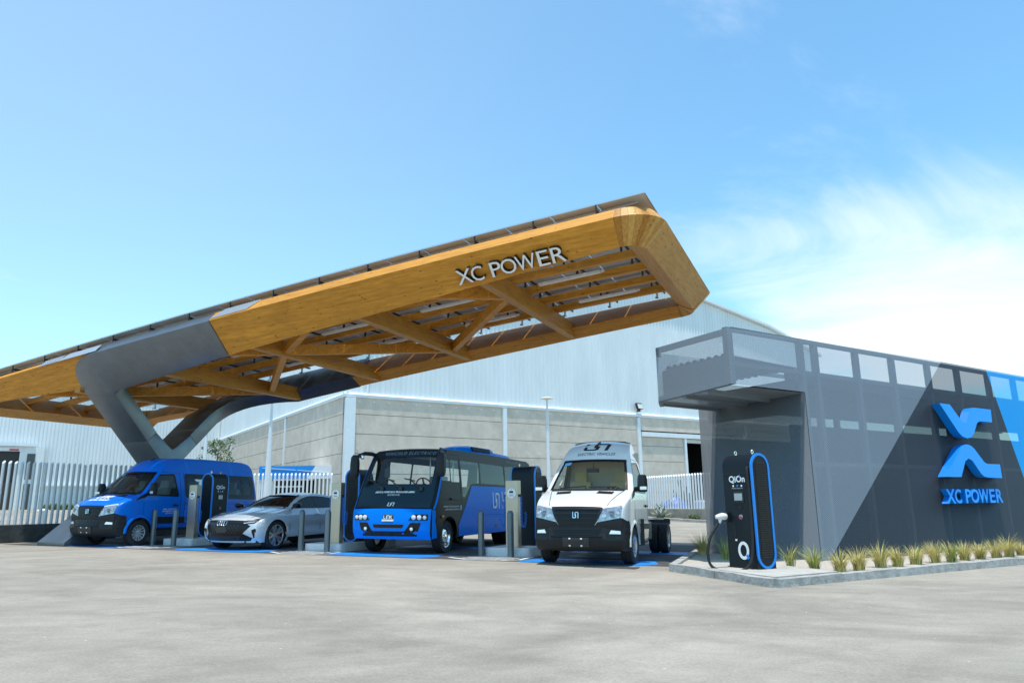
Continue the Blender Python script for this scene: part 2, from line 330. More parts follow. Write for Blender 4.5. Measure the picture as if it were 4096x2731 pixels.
# ------------------------------------------------------------------ warehouse with concrete base
WH = thing('warehouse', 'large white ribbed metal warehouse with grey concrete panel base behind the canopy', 'warehouse', (-10.435, 45, 0), math.atan2(RD.y, RD.x))
def mat_concrete():
    m = M('precast_concrete', (.61, .525, .435), .9, var=.13, scale=1.1, bump=.25, bscale=18, var2=(.62, .545, .46)); return m
mat_concrete(); M('white_metal', (.74, .78, .80), .45, 0, var=.05, scale=3); M('cladding', (.72, .765, .775), .5, 0, var=.07, scale=.7, sx=(1, 1, .25)); M('dark_inside', (.02, .022, .026), .8)
M('white_wall', (.72, .77, .77), .7, var=.05, scale=1.5)
ROWS = [(-.3, .66), (.69, 1.89), (1.92, 3.11), (3.14, 4.34), (4.37, 5.56), (5.59, 6.79), (6.82, 7.86)]
def panel_face(x0, x1, z0, z1, face):
    g = MB(); d = .12; nx = max(2, int((x1-x0)/1.5))
    # slightly bowed precast panel: the face wanders by a few millimetres, which bends grazing shadows
    def w_(x, z): return .010*noise.noise(Vector((x*.45+(9 if face else 0), z*.35, 3.3)))
    P = []
    for j, z in enumerate((z0, (z0+z1)/2, z1)):
        for i in range(nx+1):
            x = x0+(x1-x0)*i/nx; P.append((x, -.02+w_(x, z), z))
    F = [(j*(nx+1)+i, j*(nx+1)+i+1, (j+1)*(nx+1)+i+1, (j+1)*(nx+1)+i) for j in range(2) for i in range(nx)]
    n0 = len(P); rim = [i for i in range(nx+1)]+[nx+(nx+1), 3*(nx+1)-1]+[2*(nx+1)+i for i in range(nx-1, -1, -1)]+[nx+1]
    B = [(P[i][0], d, P[i][2]) for i in rim]; F += [(rim[k], n0+k, n0+(k+1) % len(rim), rim[(k+1) % len(rim)]) for k in range(len(rim))]
    P += B
    if face: P = [(p[1], p[0], p[2]) for p in P]
    g.add(P, F); return g.build('concrete_panel', MATS['precast_concrete'], WH)
cols = [.6, 11.57, 24.26, 37.0, 49.0]
for (x0, x1) in ((.62, 11.5), (11.86, 24.2), (24.56, 36.9), (37.3, 49)):
    for z0, z1 in ROWS:
        if x0 > 24 and x0 < 30 and z1 < 6.8:
            z1b = min(z1, 6.3)
            panel_face(x0, 29.35, z0, z1b, 0)
        else: panel_face(x0, x1, z0, z1, 0)
for (x0, x1) in ((.35, 12.6), (12.9, 30.8), (31.1, 37.2)):
    for z0, z1 in ROWS: panel_face(x0, x1, z0, z1, 1)
g = MB(); g.box((18.3, .28, 3.9), (36, .2, 8)); 
for b_ in ((6, .28, 3.9, 11.5, 8), (18, .28, 3.9, 12.9, 8), (27, .28, 3.9, 4.8, 8), (43, .28, 3.9, 12, 8)): pass
g = MB(); g.box((14.7, .3, 3.8), (29.2, .2, 8)); g.box((33.2, .3, 7.1), (7.4, .2, 1.5)); g.box((43, .3, 3.8), (12.4, .2, 8)); g.box((.3, 18.7, 3.8), (.2, 36.5, 8))
g.build('backing_wall', M('joint_dark', (.10, .10, .095), .9), WH)
for x, w_ in ((.29, .62), (11.68, .3), (24.37, .28), (37.1, .28), (49.1, .3)):
    g = MB(); g.box((x, -.06 if x < 1 else -.02, 3.75), (w_, .36, 8.1)); g.build('column', MATS['white_metal'], WH, bevel=.015)
for y in (12.75, 30.95, 37.3):
    g = MB(); g.box((-.02, y, 3.75), (.22, .22, 8.1)); g.build('column', MATS['white_metal'], WH)
g = MB(); g.prism([(-.12, -.11, 7.85), (-.12, -.13, 8.02), (-.12, -.02, 8.14), (-.12, .2, 8.14), (-.12, .2, 7.85)], (49.5, 0, 0)); g.build('coping', MATS['white_metal'], WH)
g = MB(); g.prism([(-.1, -.1, 7.852), (-.13, -.1, 8.022), (-.02, -.1, 8.142), (.2, -.1, 8.142), (.2, -.1, 7.852)], (0, 37.5, 0)); g.build('coping', MATS['white_metal'], WH)
g = MB(); g.box((30.8, -.05, 6.5), (12.4, .3, .36)); g.build('door_lintel', MATS['white_metal'], WH, bevel=.01)
g = MB(); g.box((29.5, -.03, 3.0), (.2, .3, 6.6)); g.build('door_jamb', MATS['white_metal'], WH)
g = MB(); g.box((33.2, .35, 6.15), (7.2, .3, .3))
for k in range(5): g.box((33.2, .18, 6.03+k*.06), (7.2, .04, .035))
g.build('roller_shutter', MATS['white_metal'], WH)
g = MB(); g.box((33, 9, 3.5), (8, .1, 8)); g.box((29.0, 4.6, 3.5), (.1, 9, 8)); g.box((37, 4.6, 3.5), (.1, 9, 8)); g.box((33, 4.6, 7.4), (8, 9, .1)); g.build('dark_interior', MATS['dark_inside'], WH)
g = MB(); g.box((33, 6.0, 1.8), (7.8, .2, 3.8)); g.build('inner_low_wall', M('beige_block', (.30, .27, .2), .9, var=.2), WH)
pg = MB(); pg.box((0, -.09, 0), (.05, .18, .035)); pg.box((0, -.17, .02), (.04, .03, .06)); peg = pg.mesh('peg', MATS['white_metal'])
for k in range(24):
    for z, y in ((7.58, -.02), (4.62, -.02)):
        if abs(.85+k*.985-11.68) > .3: link('wall_peg', peg, WH, (.85+k*.985, y, z))
def roof(x):
    X = [0, 10, 20, 27, 32.6, 41.7, 48.4, 49.3]; Z = [13.0, 16.2, 18.3, 19.0, 18.78, 17.35, 15.57, 15.2]
    for i in range(len(X)-1):
        if x <= X[i+1]: return Z[i]+(Z[i+1]-Z[i])*(x-X[i])/(X[i+1]-X[i])
    return Z[-1]
def ribs(x0, x1, pitch, zb, ztf, y, name, flip=False, seam=None):
    g = MB(); x = x0; P = []
    while x < x1:
        for dx, dy in ((0, 0), (.16*pitch/.36, 0), (.19*pitch/.36, .045), (.33*pitch/.36, .045)): P.append((min(x+dx, x1), y+dy))
        x += pitch
    if flip: V = [(py, px, zb) for px, py in P]+[(py, px, ztf(px)) for px, py in P]
    else: V = [(px, py, zb) for px, py in P]+[(px, py, ztf(px)) for px, py in P]
    n_ = len(P); g.add(V, [(i, i+1, n_+i+1, n_+i) for i in range(n_-1)]); return g.build(name, MATS['cladding'], WH, fix=False)
ribs(0, 49.3, .36, 8.1, roof, .12, 'ribbed_cladding'); ribs(.1, 37.3, .36, 8.1, lambda y: 13.0, .12, 'ribbed_cladding', True)
ribs(-46, .15, .30, 3.3, lambda x: 12.6, 37.4, 'ribbed_cladding')
g = MB(); g.box((-8.6, 37.3, 1.6), (17.4, .3, 3.4)); g.build('smooth_base_wall', MATS['white_wall'], WH)
g = MB(); g.box((-8.3, 37.15, 3.33), (16.4, .4, .1)); g.build('base_trim', MATS['white_metal'], WH)
g = MB(); g.box((-31, 37.2, 3.2), (28.1, .1, 6.7)); g.build('gate_opening', M('gate_dark', (.035, .035, .035), .7, var=.3, sx=(.2, 1, 3)), WH)
g = MB(); g.box((-31, 37.05, 1.85), (28, .12, 3.6)); g.build('gate_lower_leaf', M('gate_brown', (.045, .040, .034), .7), WH)
g = MB(); g.box((-31.5, 36.9, 6.95), (31, .6, .18)); g.build('gate_hood', MATS['white_metal'], WH)
g = MB(); g.box((-31, 36.98, 6.55), (28.2, .3, .3)); g.build('gate_header', MATS['white_metal'], WH)
for x in (-17.6, -20.5): g = MB(); g.box((x, 36.8, 6.52), (.7 if x > -18 else .6, .06, .14)); g.build('warning_patch', M('red_paint', (.55, .05, .05), .5) if x > -18 else M('dark_red_paint', (.12, .04, .03), .5), WH)
g = MB(); g.box((-16.2, 37.1, 3.3), (1.9, .35, 7.0)); g.build('gate_jamb', MATS['white_wall'], WH)
for z0, z1 in ((3.9, 6.2), (.7, 3.5)):
    g = MB(); g.box((-16.25, 36.9, (z0+z1)/2), (.62, .06, z1-z0)); g.build('side_light_window', M('dark_pane', (.05, .055, .06), .15), WH)
g = MB(); V = []; rx = [0, 10, 20, 27, 32.6, 41.7, 48.4, 49.5]
for x in rx: V += [(x, -.25, roof(x)+.03), (x, 37.4, roof(x)+.03), (x, 37.4, roof(x)+.25), (x, -.25, roof(x)+.25)]
g.loft([V[i*4:i*4+4] for i in range(len(rx))]); g.build('roof', MATS['white_metal'], WH)
g = MB(); g.box((49.25, 18.5, 7.5), (.1, 37, 15.3)); g.build('side_wall', MATS['white_wall'], WH)
g = MB(); g.box((-23, 60, 12.7), (46.4, 45.6, .2)); g.build('flat_roof', MATS['white_metal'], WH)
g = MB(); g.tube([(1.45, .02, 8.1), (1.45, .02, 10.2)], .07, 8); g.build('downpipe', MATS['white_metal'], WH)
# floodlight on the warehouse wall
fl = thing('floodlight', 'small black floodlight fixed to the ribbed wall above the concrete coping', 'floodlight', Vector((-10.435, 45, 8.35))+RD*24.39-LD*.25, math.atan2(RD.y, RD.x))
g = MB(); g.box((0, 0, .35), (.62, .16, .5), mtx=Matrix.Rotation(rad(-18), 3, 'X')); g.build('housing', M('black_plastic', (.015, .016, .018), .5, bump=.1, bscale=200), fl, bevel=.02)
g = MB(); g.box((.02, -.1, .33), (.48, .05, .38), mtx=Matrix.Rotation(rad(-18), 3, 'X')); g.build('lens', M('lamp_lens', (.6, .62, .6), .2), fl)
g = MB(); g.box((0, .05, .02), (.3, .08, .18)); g.box((0, .15, -.05), (.08, .3, .08)); g.build('bracket', MATS['black_plastic'], fl)
# ------------------------------------------------------------------ pipe fences on low walls
M('pipe_white', (.74, .77, .79), .4, var=.05, scale=6); M('pipe_grey', (.60, .65, .68), .45, var=.08, scale=6); M('stone_dark', (.055, .06, .058), .9, var=.5, scale=3, bump=.6, bscale=12); M('kerb_concrete', (.42, .40, .36), .9, var=.2, scale=3, bump=.5, bscale=25)
M('block_wall', (.36, .33, .27), .9, var=.25, scale=1.5, bump=.3, bscale=20)
def fence(label, p, q, step, zb, zt, zg, wall_m, pipe_m, r=.055, cut=(0, -1)):
    p, q = Vector(p), Vector(q); d = (q-p); n_ = int(d.length/step); u = d.normalized(); base = Vector((p.x, p.y, zg))
    t = thing('pipe_fence', label, 'fence', base, math.atan2(u.y, u.x), 'white pipe fences round the yard')
    h = zt-zb; g = MB(); k = 12; lo = [(r*math.cos(2*math.pi*i/k), r*math.sin(2*math.pi*i/k)) for i in range(k)]
    c2 = Matrix.Rotation(-math.atan2(u.y, u.x), 2) @ Vector(cut)
    g.loft([[(x, y, 0) for x, y in lo], [(x, y, h-(x*c2.x+y*c2.y)*1.1) for x, y in lo]]); me = g.mesh('post', pipe_m, 40)
    for i in range(n_+1): link('post', me, t, (i*step, 0, zb-zg))
    g = MB(); g.box((d.length/2, 0, (zb-zg)/2-.1), (d.length+.3, .26, zb-zg+.2)); g.build('low_wall', wall_m, t, bevel=.02)
    return t
fence('fence of slanted-cut grey pipes on a dark low wall beside the blue van', (-17.3, 21.4), (-12.6, 28.95), .181, .76, 2.70, .18, MATS['stone_dark'], MATS['pipe_grey'], .046)
fence('white pipe fence in front of the blue and white stall behind the pale sedan', (-19.5, 42.2), (-10.95, 44.5), .232, .95, 3.08, .45, MATS['block_wall'], MATS['pipe_white'])
fence('white pipe fence on a bare block wall in the yard right of the truck', (14.2, 33.6), (8.0, 48.4), .262, .79, 2.73, .2, MATS['block_wall'], MATS['pipe_white'])
def kerb(label, pts, w_, h, m, name='kerb'):
    """kerb stone run along world points"""
    t = thing(name, label, 'kerb', Vector((*pts[0], gz(*pts[0]))))
    o = t.location.copy()
    for i in range(len(pts)-1):
        p, q = Vector(pts[i]), Vector(pts[i+1]); n_ = max(1, round((q-p).length/1.5)); u = (q-p).normalized(); s = Vector((-u.y, u.x))*w_/2
        for k in range(n_):
            a = p+(q-p)*(k/n_)+u*.008; b = p+(q-p)*((k+1)/n_)-u*.008
            rows = []
            for e in (a, a+(b-a)*.33, a+(b-a)*.67, b):
                z = gz(e.x, e.y)-o.z; j = random.uniform(-.012, .012)
                rows.append([(e.x-s.x-o.x+j, e.y-s.y-o.y, z-.06), (e.x+s.x-o.x, e.y+s.y-o.y, z-.06), (e.x+s.x-o.x, e.y+s.y-o.y, z+h+j*.5), (e.x-s.x*.9-o.x+j, e.y-s.y*.9-o.y, z+h+j)])
            g = MB(); g.loft(rows); g.build('kerb_stone', m, t)
    return t
kerb('grey kerb below the dark low wall at the left edge', [(-17.6, 22.4), (-15.6, 24.6), (-13.5, 27.2)], .18, .13, MATS['kerb_concrete'])
kerb('pale kerb along the far yard below the white pipe fence', [(13.2, 33.0), (6.6, 48.0)], .3, .14, MATS['kerb_concrete'])
# planting soil strips
def strip(name, pts, dz, m):
    g = MB(); g.add([(x, y, gz(x, y)+dz) for x, y in pts], [list(range(len(pts)))]); return tag(g.build(name, m), kind='structure')
M('soil', (.11, .085, .055), .95, var=.4, scale=8, bump=.6, bscale=30)
strip('planting_soil', [(-17.6, 22.6), (-15.5, 24.8), (-13.2, 27.6), (-13.0, 28.4), (-17.4, 21.6)], .07, MATS['soil']); strip('planting_soil', [(13.3, 33.2), (6.8, 47.8), (7.6, 48.4), (14.0, 33.8)], .1, MATS['soil'])
# ================================================================== solar canopy
A0, B0_ = 21.2, 18.22
Z0 = W(A0, B0_).z
CN = thing('solar_canopy', 'timber solar canopy on a grey X-shaped steel column, lettered XC POWER', 'canopy', W(A0, B0_), -AZ)
def C(a, b, z): return Vector((-(a-A0), b-B0_, z-Z0))
def zB(a): return 7.345-.073*(a-3.88)-.00115*(a-3.88)**2
def lerp(x, X, Y):
    if x <= X[0]: return Y[0]
    for i in range(len(X)-1):
        if x <= X[i+1]: return Y[i]+(Y[i+1]-Y[i])*(x-X[i])/(X[i+1]-X[i])
    return Y[-1]
def sp(a): return lerp(a, [3.88, 9.1, 15.7, 20, 22.5, 25.6], [.518, .68, .843, 1.0, .77, .56])
wood('timber_long', (.48, .188, .015), (.71, .322, .040), 0); wood('timber_cross', (.38, .165, .022), (.56, .275, .046), 1)
wood('timber_end', (.46, .21, .040), (.64, .335, .080), 1); wood('timber_plank_a', (.42, .19, .04), (.64, .33, .075), 2); wood('timber_plank_b', (.50, .26, .06), (.70, .40, .11), 2); wood('timber_plank_c', (.34, .13, .018), (.50, .225, .035), 2)
M('steel_grey', (.17, .195, .22), .36, .75, var=.14, scale=1.6, bump=.03, bscale=6)
M('galvanised', (.55, .57, .58), .4, .7); M('white_plastic', (.78, .79, .78), .4)
NB, FB, RE, LE, RR = 14.7, 22.8, 2.93, 27.4, 1.0
def ring_row(a, b, n, s, push=0):
    """section of the edge beam at outer edge point (a,b); n = outward direction in plan"""
    z = zB(a); R = []; q = -push*.707
    for off, dz in ((q, q), (s+q, -s+q), (s+.5, -s+.25), (.22+q, .28)):
        R.append(C(a-n[0]*off, b-n[1]*off, z+dz))
    return R
def corner_row(cx_, cy_, t, s, r=RR):
    n = (math.cos(t), math.sin(t)); R = []; ab = cx_+n[0]*r
    for off, dz in ((0, 0), (s, -s), (s+.5, -s+.25), (.22, .28)):
        rr = max(.03, r-off); R.append(C(cx_+n[0]*rr, cy_+n[1]*rr, zB(clampf(cx_+n[0]*rr, 2.9, 28))+dz))
    return R
def beam(a0, a1, side, name, m, n_=24, push=0):
    rows = []
    for i in range(n_+1):
        a = a0+(a1-a0)*i/n_; rows.append(ring_row(a, NB if side < 0 else FB, (0, side), sp(a), push))
    g = MB(); g.loft(rows); return g.build(name, m, CN, bevel=.012)
for side in (-1, 1):
    beam(RE+RR, 15.66, side, 'edge_beam', MATS['timber_long']); beam(20.7, LE-RR, side, 'edge_beam', MATS['timber_long'], 12, -.16)
for cx_, xdir, mm in ((RE+RR, -1, 0), (LE-RR, 1, 0)):
    for by, side in ((NB+RR, -1), (FB-RR, 1)):
        t0 = math.atan2(side, 0); t1 = math.pi if xdir < 0 else 0.0
        if t1-t0 > math.pi: t1 -= 2*math.pi
        if t0-t1 > math.pi: t1 += 2*math.pi
        K = 9
        for k in range(K):
            ta = t0+(t1-t0)*(k+.015)/K; tb = t0+(t1-t0)*(k+.985)/K
            g = MB(); g.loft([corner_row(cx_, by, ta, sp(cx_)), corner_row(cx_, by, (ta+tb)/2, sp(cx_)), corner_row(cx_, by, tb, sp(cx_))])
            g.build('corner_plank', MATS['timber_plank_'+'cabacabab'[k]], CN)
for ae, xd in ((RE, -1), (LE, 1)):
    g = MB(); g.loft([ring_row(ae, NB+RR+(FB-NB-2*RR)*i/6, (xd, 0), sp(ae)) for i in range(7)]); g.build('end_beam', MATS['timber_end'], CN, bevel=.012)
# --- steel: X column and its bent arms
AR, AL = 20.6, 21.8
prof = [(17.2, 3.2), (17.84, 2.56), (14.72, .12), (14.72, .02), (15.65, .02), (18.22, 1.90), (20.79, .02), (21.72, .02), (21.72, .12), (18.60, 2.56), (19.25, 3.21), (18.93, 3.53), (18.32, 3.05), (18.22, 3.0), (18.12, 3.05), (17.52, 3.52)]
g = MB(); g.prism([C(AR, b, z+Z0) for b, z in prof], C(AL, 0, 0)-C(AR, 0, 0)); g.build('steel_column', MATS['steel_grey'], CN, smooth=25, bevel=.02)
def bez(p0, p1, p2, n_):
    p0, p1, p2 = Vector(p0), Vector(p1), Vector(p2); return [p0*(1-t)**2+p1*2*t*(1-t)+p2*t*t for t in [i/n_ for i in range(n_+1)]]
for side in (-1, 1):
    mb = 14.7 if side < 0 else 22.8
    def fb(b): return b if side < 0 else 37.5-b
    st = (15.9, 4.5) if side < 0 else (20.55, 4.5)
    o0 = (AL, st[0], st[1]+Z0); i0 = (AR, st[0], st[1]+Z0)
    a1 = 20.3
    oc = bez(o0, (AL, fb(14.72), zB(AL)+.02), (a1, mb, zB(a1)), 10)
    ic = bez(i0, (AR, fb(15.64), zB(AR)-1.0), (20.0, fb(NB+sp(20)), zB(20)-sp(20)), 10)
    if side > 0: ic = bez((AR, 20.1, 4.05+Z0), (AR-.05, 21.35, 5.0+Z0), (18.4, fb(NB+sp(18.4)), zB(18.4)-sp(18.4)), 10); oc = bez((AL, 20.1, 4.05+Z0), (AL, 22.6, zB(AL)), (18.4, mb, zB(18.4)), 10); a1 = 18.4
    s0 = (17.2, 3.2) if side < 0 else (19.25, 3.21)
    rows = [(Vector((AL, s0[0], s0[1]+Z0)), Vector((AR, s0[0], s0[1]+Z0)))]
    for p, q in zip(oc, ic): rows.append((p, q))
    for k in range(1, 9):
        a = a1+(15.66-a1)*k/8; s = sp(min(a, 20)); rows.append((Vector((a, mb, zB(a))), Vector((a, fb(NB+s), zB(a)-s))))
    R = []; push = .03
    for i, (p, q) in enumerate(rows):
        push = .03*clampf((i-3)/5, 0, 1); nrm = Vector((0, .707 if side < 0 else -.707, .707)); th = .46
        p = p-nrm*push; q = q-nrm*push
        R.append([C(*p), C(*q), C(*(q+nrm*(th+push))), C(*(p+nrm*(th+push)))])
    g = MB(); g.loft(R); g.build('steel_arm', MATS['steel_grey'], CN, smooth=30, bevel=.012)
# perforated steel tongues screwed over the timber on the sunlit top face
g = MB()
for i in range(13):
    a = 15.6-i*.1; n0 = C(a, NB+.02, zB(a)+.05); n1 = C(a-.35, NB+.24, zB(a-.35)+.315); g.bar(n0, n1, .055, .012, up=(0, -1, 1))
g.build('perforated_plate', MATS['galvanised'], CN)
g = MB()
for i in range(12):
    a = 22.0+i*.075; n0 = C(a, NB+.05, zB(a)+.08); n1 = C(a-.18, NB+.2, zB(a-.18)+.27); g.bar(n0, n1, .045, .012, up=(0, -1, 1))
g.build('perforated_plate', MATS['galvanised'], CN)
g = MB(); g.add([C(20.2, NB+.01, zB(20.2)+.045), C(22.0, NB+.05, zB(22)+.075), C(21.6, NB+.2, zB(21.6)+.28), C(20.2, NB+.2, zB(20.2)+.28)], [(0, 1, 2, 3)]); g.build('steel_tongue', MATS['galvanised'], CN)
# --- inner timber
def zC(a): return zB(a)-sp(a)
TX = [7.45, 11.2, 14.85, 18.35, 22.0]
for a in TX:
    g = MB(); h = .46; g.bar(C(a, NB+sp(a)+.04, zC(a)+h/2+.03), C(a, FB-sp(a)-.04, zC(a)+h/2+.03), .24, h); g.build('crossbeam', MATS['timber_cross'], CN, bevel=.008)
for (a0, b0), (a1, b1) in [((7.45, 17.1), (9.1, 15.5)), ((7.45, 17.0), (11.1, 20.7)), ((11.2, 20.7), (14.6, 17.2)), ((14.6, 17.2), (15.9, 15.75)), ((13.0, 15.65), (14.75, 16.9)), ((14.9, 17.0), (18.2, 20.2)), ((18.5, 20.3), (21.9, 17.0)), ((22.1, 17.0), (25.6, 20.6)), ((22.1, 17.0), (23.6, 15.6))]:
    g = MB(); g.bar(C(a0, b0, zC(a0)+.23), C(a1, b1, zC(a1)+.23), .19, .30); g.build('diagonal_brace', MATS['timber_long'], CN, bevel=.008)
PUR = [17.15, 18.25, 19.4, 20.5]
for b in PUR:
    rows = []
    for i in range(21):
        a = RE+.6+(LE-.6-RE-.6)*i/20; z = zB(a)-.12
        if abs(a) > 0: rows.append([C(a, b-.075, z), C(a, b+.075, z), C(a, b+.075, z+.2), C(a, b-.075, z+.2)])
    g = MB(); g.loft(rows); g.build('purlin', MATS['timber_long'], CN, bevel=.006)
# --- solar panels: pale backsheet below, dark cells above, aluminium rim
M('backsheet', (.62, .63, .62), .5, var=.06); M('solar_cells', (.012, .016, .035), .12, 0, coat=.6); M('alu', (.62, .63, .64), .35, .8)
g = MB(); pw, pl = 1.12, 1.86
g.box((0, 0, .012), (pw-.03, pl-.03, .012)); g.mi = 1; g.box((0, 0, .026), (pw-.03, pl-.03, .012)); g.mi = 2
for s in (-1, 1): g.box((s*(pw/2-.01), 0, .016), (.02, pl, .036)); g.box((0, s*(pl/2-.01), .016), (pw-.04, .02, .036))
pm = g.mesh('solar_panel', [MATS['backsheet'], MATS['solar_cells'], MATS['alu']], fix=False)
a = 3.25+pw/2; c_ = 0
while a < LE-.5:
    sl = (zB(a+.5)-zB(a-.5)); br = 0
    for k in range(4):
        o = link('solar_panel', pm, CN, C(a, 15.0+pl/2+k*(pl+.025), zB(a)+.53)); o.rotation_euler = (0, math.atan(sl), 0)
    a += pw+.022; c_ += 1
for b in (15.35, 16.5, 17.6, 18.5, 19.3, 20.4, 21.2, 22.2):
    g = MB(); rows = []
    for i in range(17):
        a = 3.5+(LE-4.2)*i/16; z = zB(a)+.475; rows.append([C(a, b-.022, z), C(a, b+.022, z), C(a, b+.022, z+.045), C(a, b-.022, z+.045)])
    g.loft(rows); g.build('panel_rail', MATS['alu'], CN)
M('dark_steel', (.05, .052, .056), .5, .5)
a = 4.4; PUR.append(21.6)
while a < LE-1:
    g = MB(); g.bar(C(a, 15.05, zB(a)+.40), C(a, 22.4, zB(a)+.40), .04, .06)
    for b in PUR: g.box(C(a, b, zB(a)+.235), (.05, .05, .32)) if b < 21 else None
    g.bar(C(a, 15.03, zB(a)+.30), C(a, 15.03, zB(a)+.55), .03, .03, up=(1, 0, 0)); g.build('panel_support', MATS['dark_steel'], CN)
    g = MB(); g.box(C(a+.2, FB-.62, zB(a)+.34), (.05, .05, .3)); g.box(C(a+.2, FB-.68, zB(a)+.2), (.09, .12, .03)); g.build('bracket', MATS['galvanised'], CN)
    a += 1.55
# gutter rail carried by the far brackets
g = MB(); rows = []
for i in range(17):
    a = 3.6+(LE-4.6)*i/16; z = zB(a)+.47; rows.append([C(a, 21.0, z), C(a, 21.06, z), C(a, 21.06, z+.05), C(a, 21.0, z+.05)])
g.loft(rows); g.build('edge_rail', MATS['dark_steel'], CN)
lm = MB(); lm.box((0, 0, 0), (1.75, .13, .07)); lm.box((.93, 0, .0), (.1, .07, .05)); lme = lm.mesh('strip_light', MATS['white_plastic'], bevel=.01)
for a, b in [(6.0, 17.7), (5.6, 19.95), (9.7, 17.7), (9.4, 19.95), (13.2, 17.7), (12.6, 19.95), (16.8, 17.7), (16.5, 19.95), (20.2, 17.7)]:
    o = link('strip_light', lme, CN, C(a, b, zB(a)-.1)); o.rotation_euler = (0, math.atan(zB(a+.5)-zB(a-.5)), 0)
# --- sign letters on the slanted fascia
M('sign_white', (.80, .81, .82), .4); M('sign_black', (.012, .012, .013), .5)
def sign(chars, spans, width, height, depth, place, parent, mf, ms, bold=0):
    """place(u, v, d): along the sign, up, out of the wall"""
    for ch, (f0, f1) in zip(chars, spans):
        vs, fs = text_loops(ch, 1, extrude=.5, bold=bold); x0 = min(v.x for v in vs); x1 = max(v.x for v in vs); y0 = min(v.y for v in vs); y1 = max(v.y for v in vs)
        g = MB(); P = []
        for v in vs: P.append(place((f0+(v.x-x0)/(x1-x0)*(f1-f0))*width, (v.y-y0)/(y1-y0)*height, (v.z+.5)*depth))
        for f in fs:
            zs = [vs[i].z for i in f]; g.f.append(f); g.m.append(0 if min(zs) > .4 else 1)
        g.v = P; g.build('letter_'+ch.lower(), [mf, ms], parent, fix=False)
SP = [(0, .145), (.140, .250), (.322, .418), (.416, .556), (.555, .730), (.748, .846), (.868, .988)]
sl = (zB(5.1)-zB(8.0))/2.9; rh = Vector((1, 0, sl)).normalized(); uh = Vector((0, -.707, .707)); nh = rh.cross(uh).normalized()
p0 = C(7.96, NB+.50, zB(7.96)-.50)
sign('XCPOWER', SP, 2.84, .385, .12, lambda u, v, d: p0+rh*u+uh*v+nh*(d+.012), CN, MATS['sign_white'], MATS['sign_black'])
# ================================================================== mesh-clad kiosk building
def meshmat(name, col, op, rough=.5, up=.55):
    """expanded metal seen from afar: open diamonds too fine to build, cut by a fine lattice"""
    m = bpy.data.materials.new(name); m.use_nodes = True; t = m.node_tree; n = t.nodes.new; l = t.links.new; b = t.nodes['Principled BSDF']
    b.inputs['Base Color'].default_value = (*col, 1); b.inputs['Roughness'].default_value = rough; b.inputs['Metallic'].default_value = .25
    c = n('ShaderNodeTexCoord'); sp_ = n('ShaderNodeSeparateXYZ'); l(c.outputs['Object'], sp_.inputs[0])
    def ma(op_, x, y): 
        q = n('ShaderNodeMath'); q.operation = op_
        for i, v in enumerate((x, y)):
            if isinstance(v, (int, float)): q.inputs[i].default_value = v
            else: l(v, q.inputs[i])
        return q.outputs[0]
    h = ma('ADD', sp_.outputs[0], sp_.outputs[1]); z = sp_.outputs[2]
    s1 = ma('SINE', ma('MULTIPLY', ma('ADD', ma('MULTIPLY', h, .5), z), 2*math.pi/.034), 0); s2 = ma('SINE', ma('MULTIPLY', ma('SUBTRACT', ma('MULTIPLY', h, .5), z), 2*math.pi/.034), 0)
    ge = n('ShaderNodeNewGeometry'); vm = n('ShaderNodeVectorMath'); vm.operation = 'ADD'; l(ge.outputs['Normal'], vm.inputs[0]); vm.inputs[1].default_value = (0, 0, up); vn = n('ShaderNodeVectorMath'); vn.operation = 'NORMALIZE'; l(vm.outputs[0], vn.inputs[0]); l(vn.outputs[0], b.inputs['Normal'])   # slanted strands
    f = ma('ADD', ma('MULTIPLY', ma('ADD', s1, s2), .10), op)
    q = n('ShaderNodeMath'); q.operation = 'MAXIMUM'; q.use_clamp = True; l(f, q.inputs[0]); q.inputs[1].default_value = 0
    tr = n('ShaderNodeBsdfTransparent'); mx = n('ShaderNodeMixShader'); l(q.outputs[0], mx.inputs[0]); l(tr.outputs[0], mx.inputs[1]); l(b.outputs[0], mx.inputs[2])
    l(mx.outputs[0], t.nodes['Material Output'].inputs[0]); MATS[name] = m; return m
meshmat('mesh_grey', (.25, .29, .325), .62); meshmat('mesh_charcoal', (.032, .036, .042), .74); meshmat('mesh_blue', (.0, .34, .80), .78)
KC = Vector((6.19, 15.25, 0.0)); KC.z = gz(KC.x, KC.y)+.02
KB = thing('mesh_building', 'charcoal, grey and blue metal-mesh kiosk with overhanging corner box and blue XC POWER sign', 'building', KC, math.atan2(RD.y, RD.x))
def skin(name, pts, m): g = MB(); g.add(pts, [list(range(len(pts)))]); return g.build(name, m, KB, fix=False)
ZT = 4.70
skin('grey_mesh_panel', [(-2.31, 0, 3.5), (0, 0, 3.5), (0, 0, .02), (.2, 0, .02), (5.81, 0, ZT), (-2.31, 0, 4.62)], MATS['mesh_grey'])
skin('charcoal_mesh_panel', [(.2, 0, .02), (10.12, 0, .02), (8.15, 0, ZT), (5.81, 0, ZT)], MATS['mesh_charcoal'])
skin('blue_mesh_panel', [(10.12, 0, .02), (15, 0, .02), (15, 0, ZT), (8.15, 0, ZT)], MATS['mesh_blue'])
skin('end_mesh_panel', [(0, .02, .02), (0, 3.0, .02), (0, 3.0, 3.5), (0, .02, 3.5)], meshmat('mesh_end', (.24, .275, .31), .84, up=.9))
skin('overhang_end_mesh', [(-2.31, 0, 3.5), (-2.31, 2.0, 3.4), (-2.31, 2.0, 4.58), (-2.31, 0, 4.62)], MATS['mesh_grey'])
skin('overhang_chamfer_mesh', [(-2.31, 2.0, 3.4), (-1.9, 2.4, 3.38), (-1.9, 2.4, 4.58), (-2.31, 2.0, 4.58)], MATS['mesh_grey'])
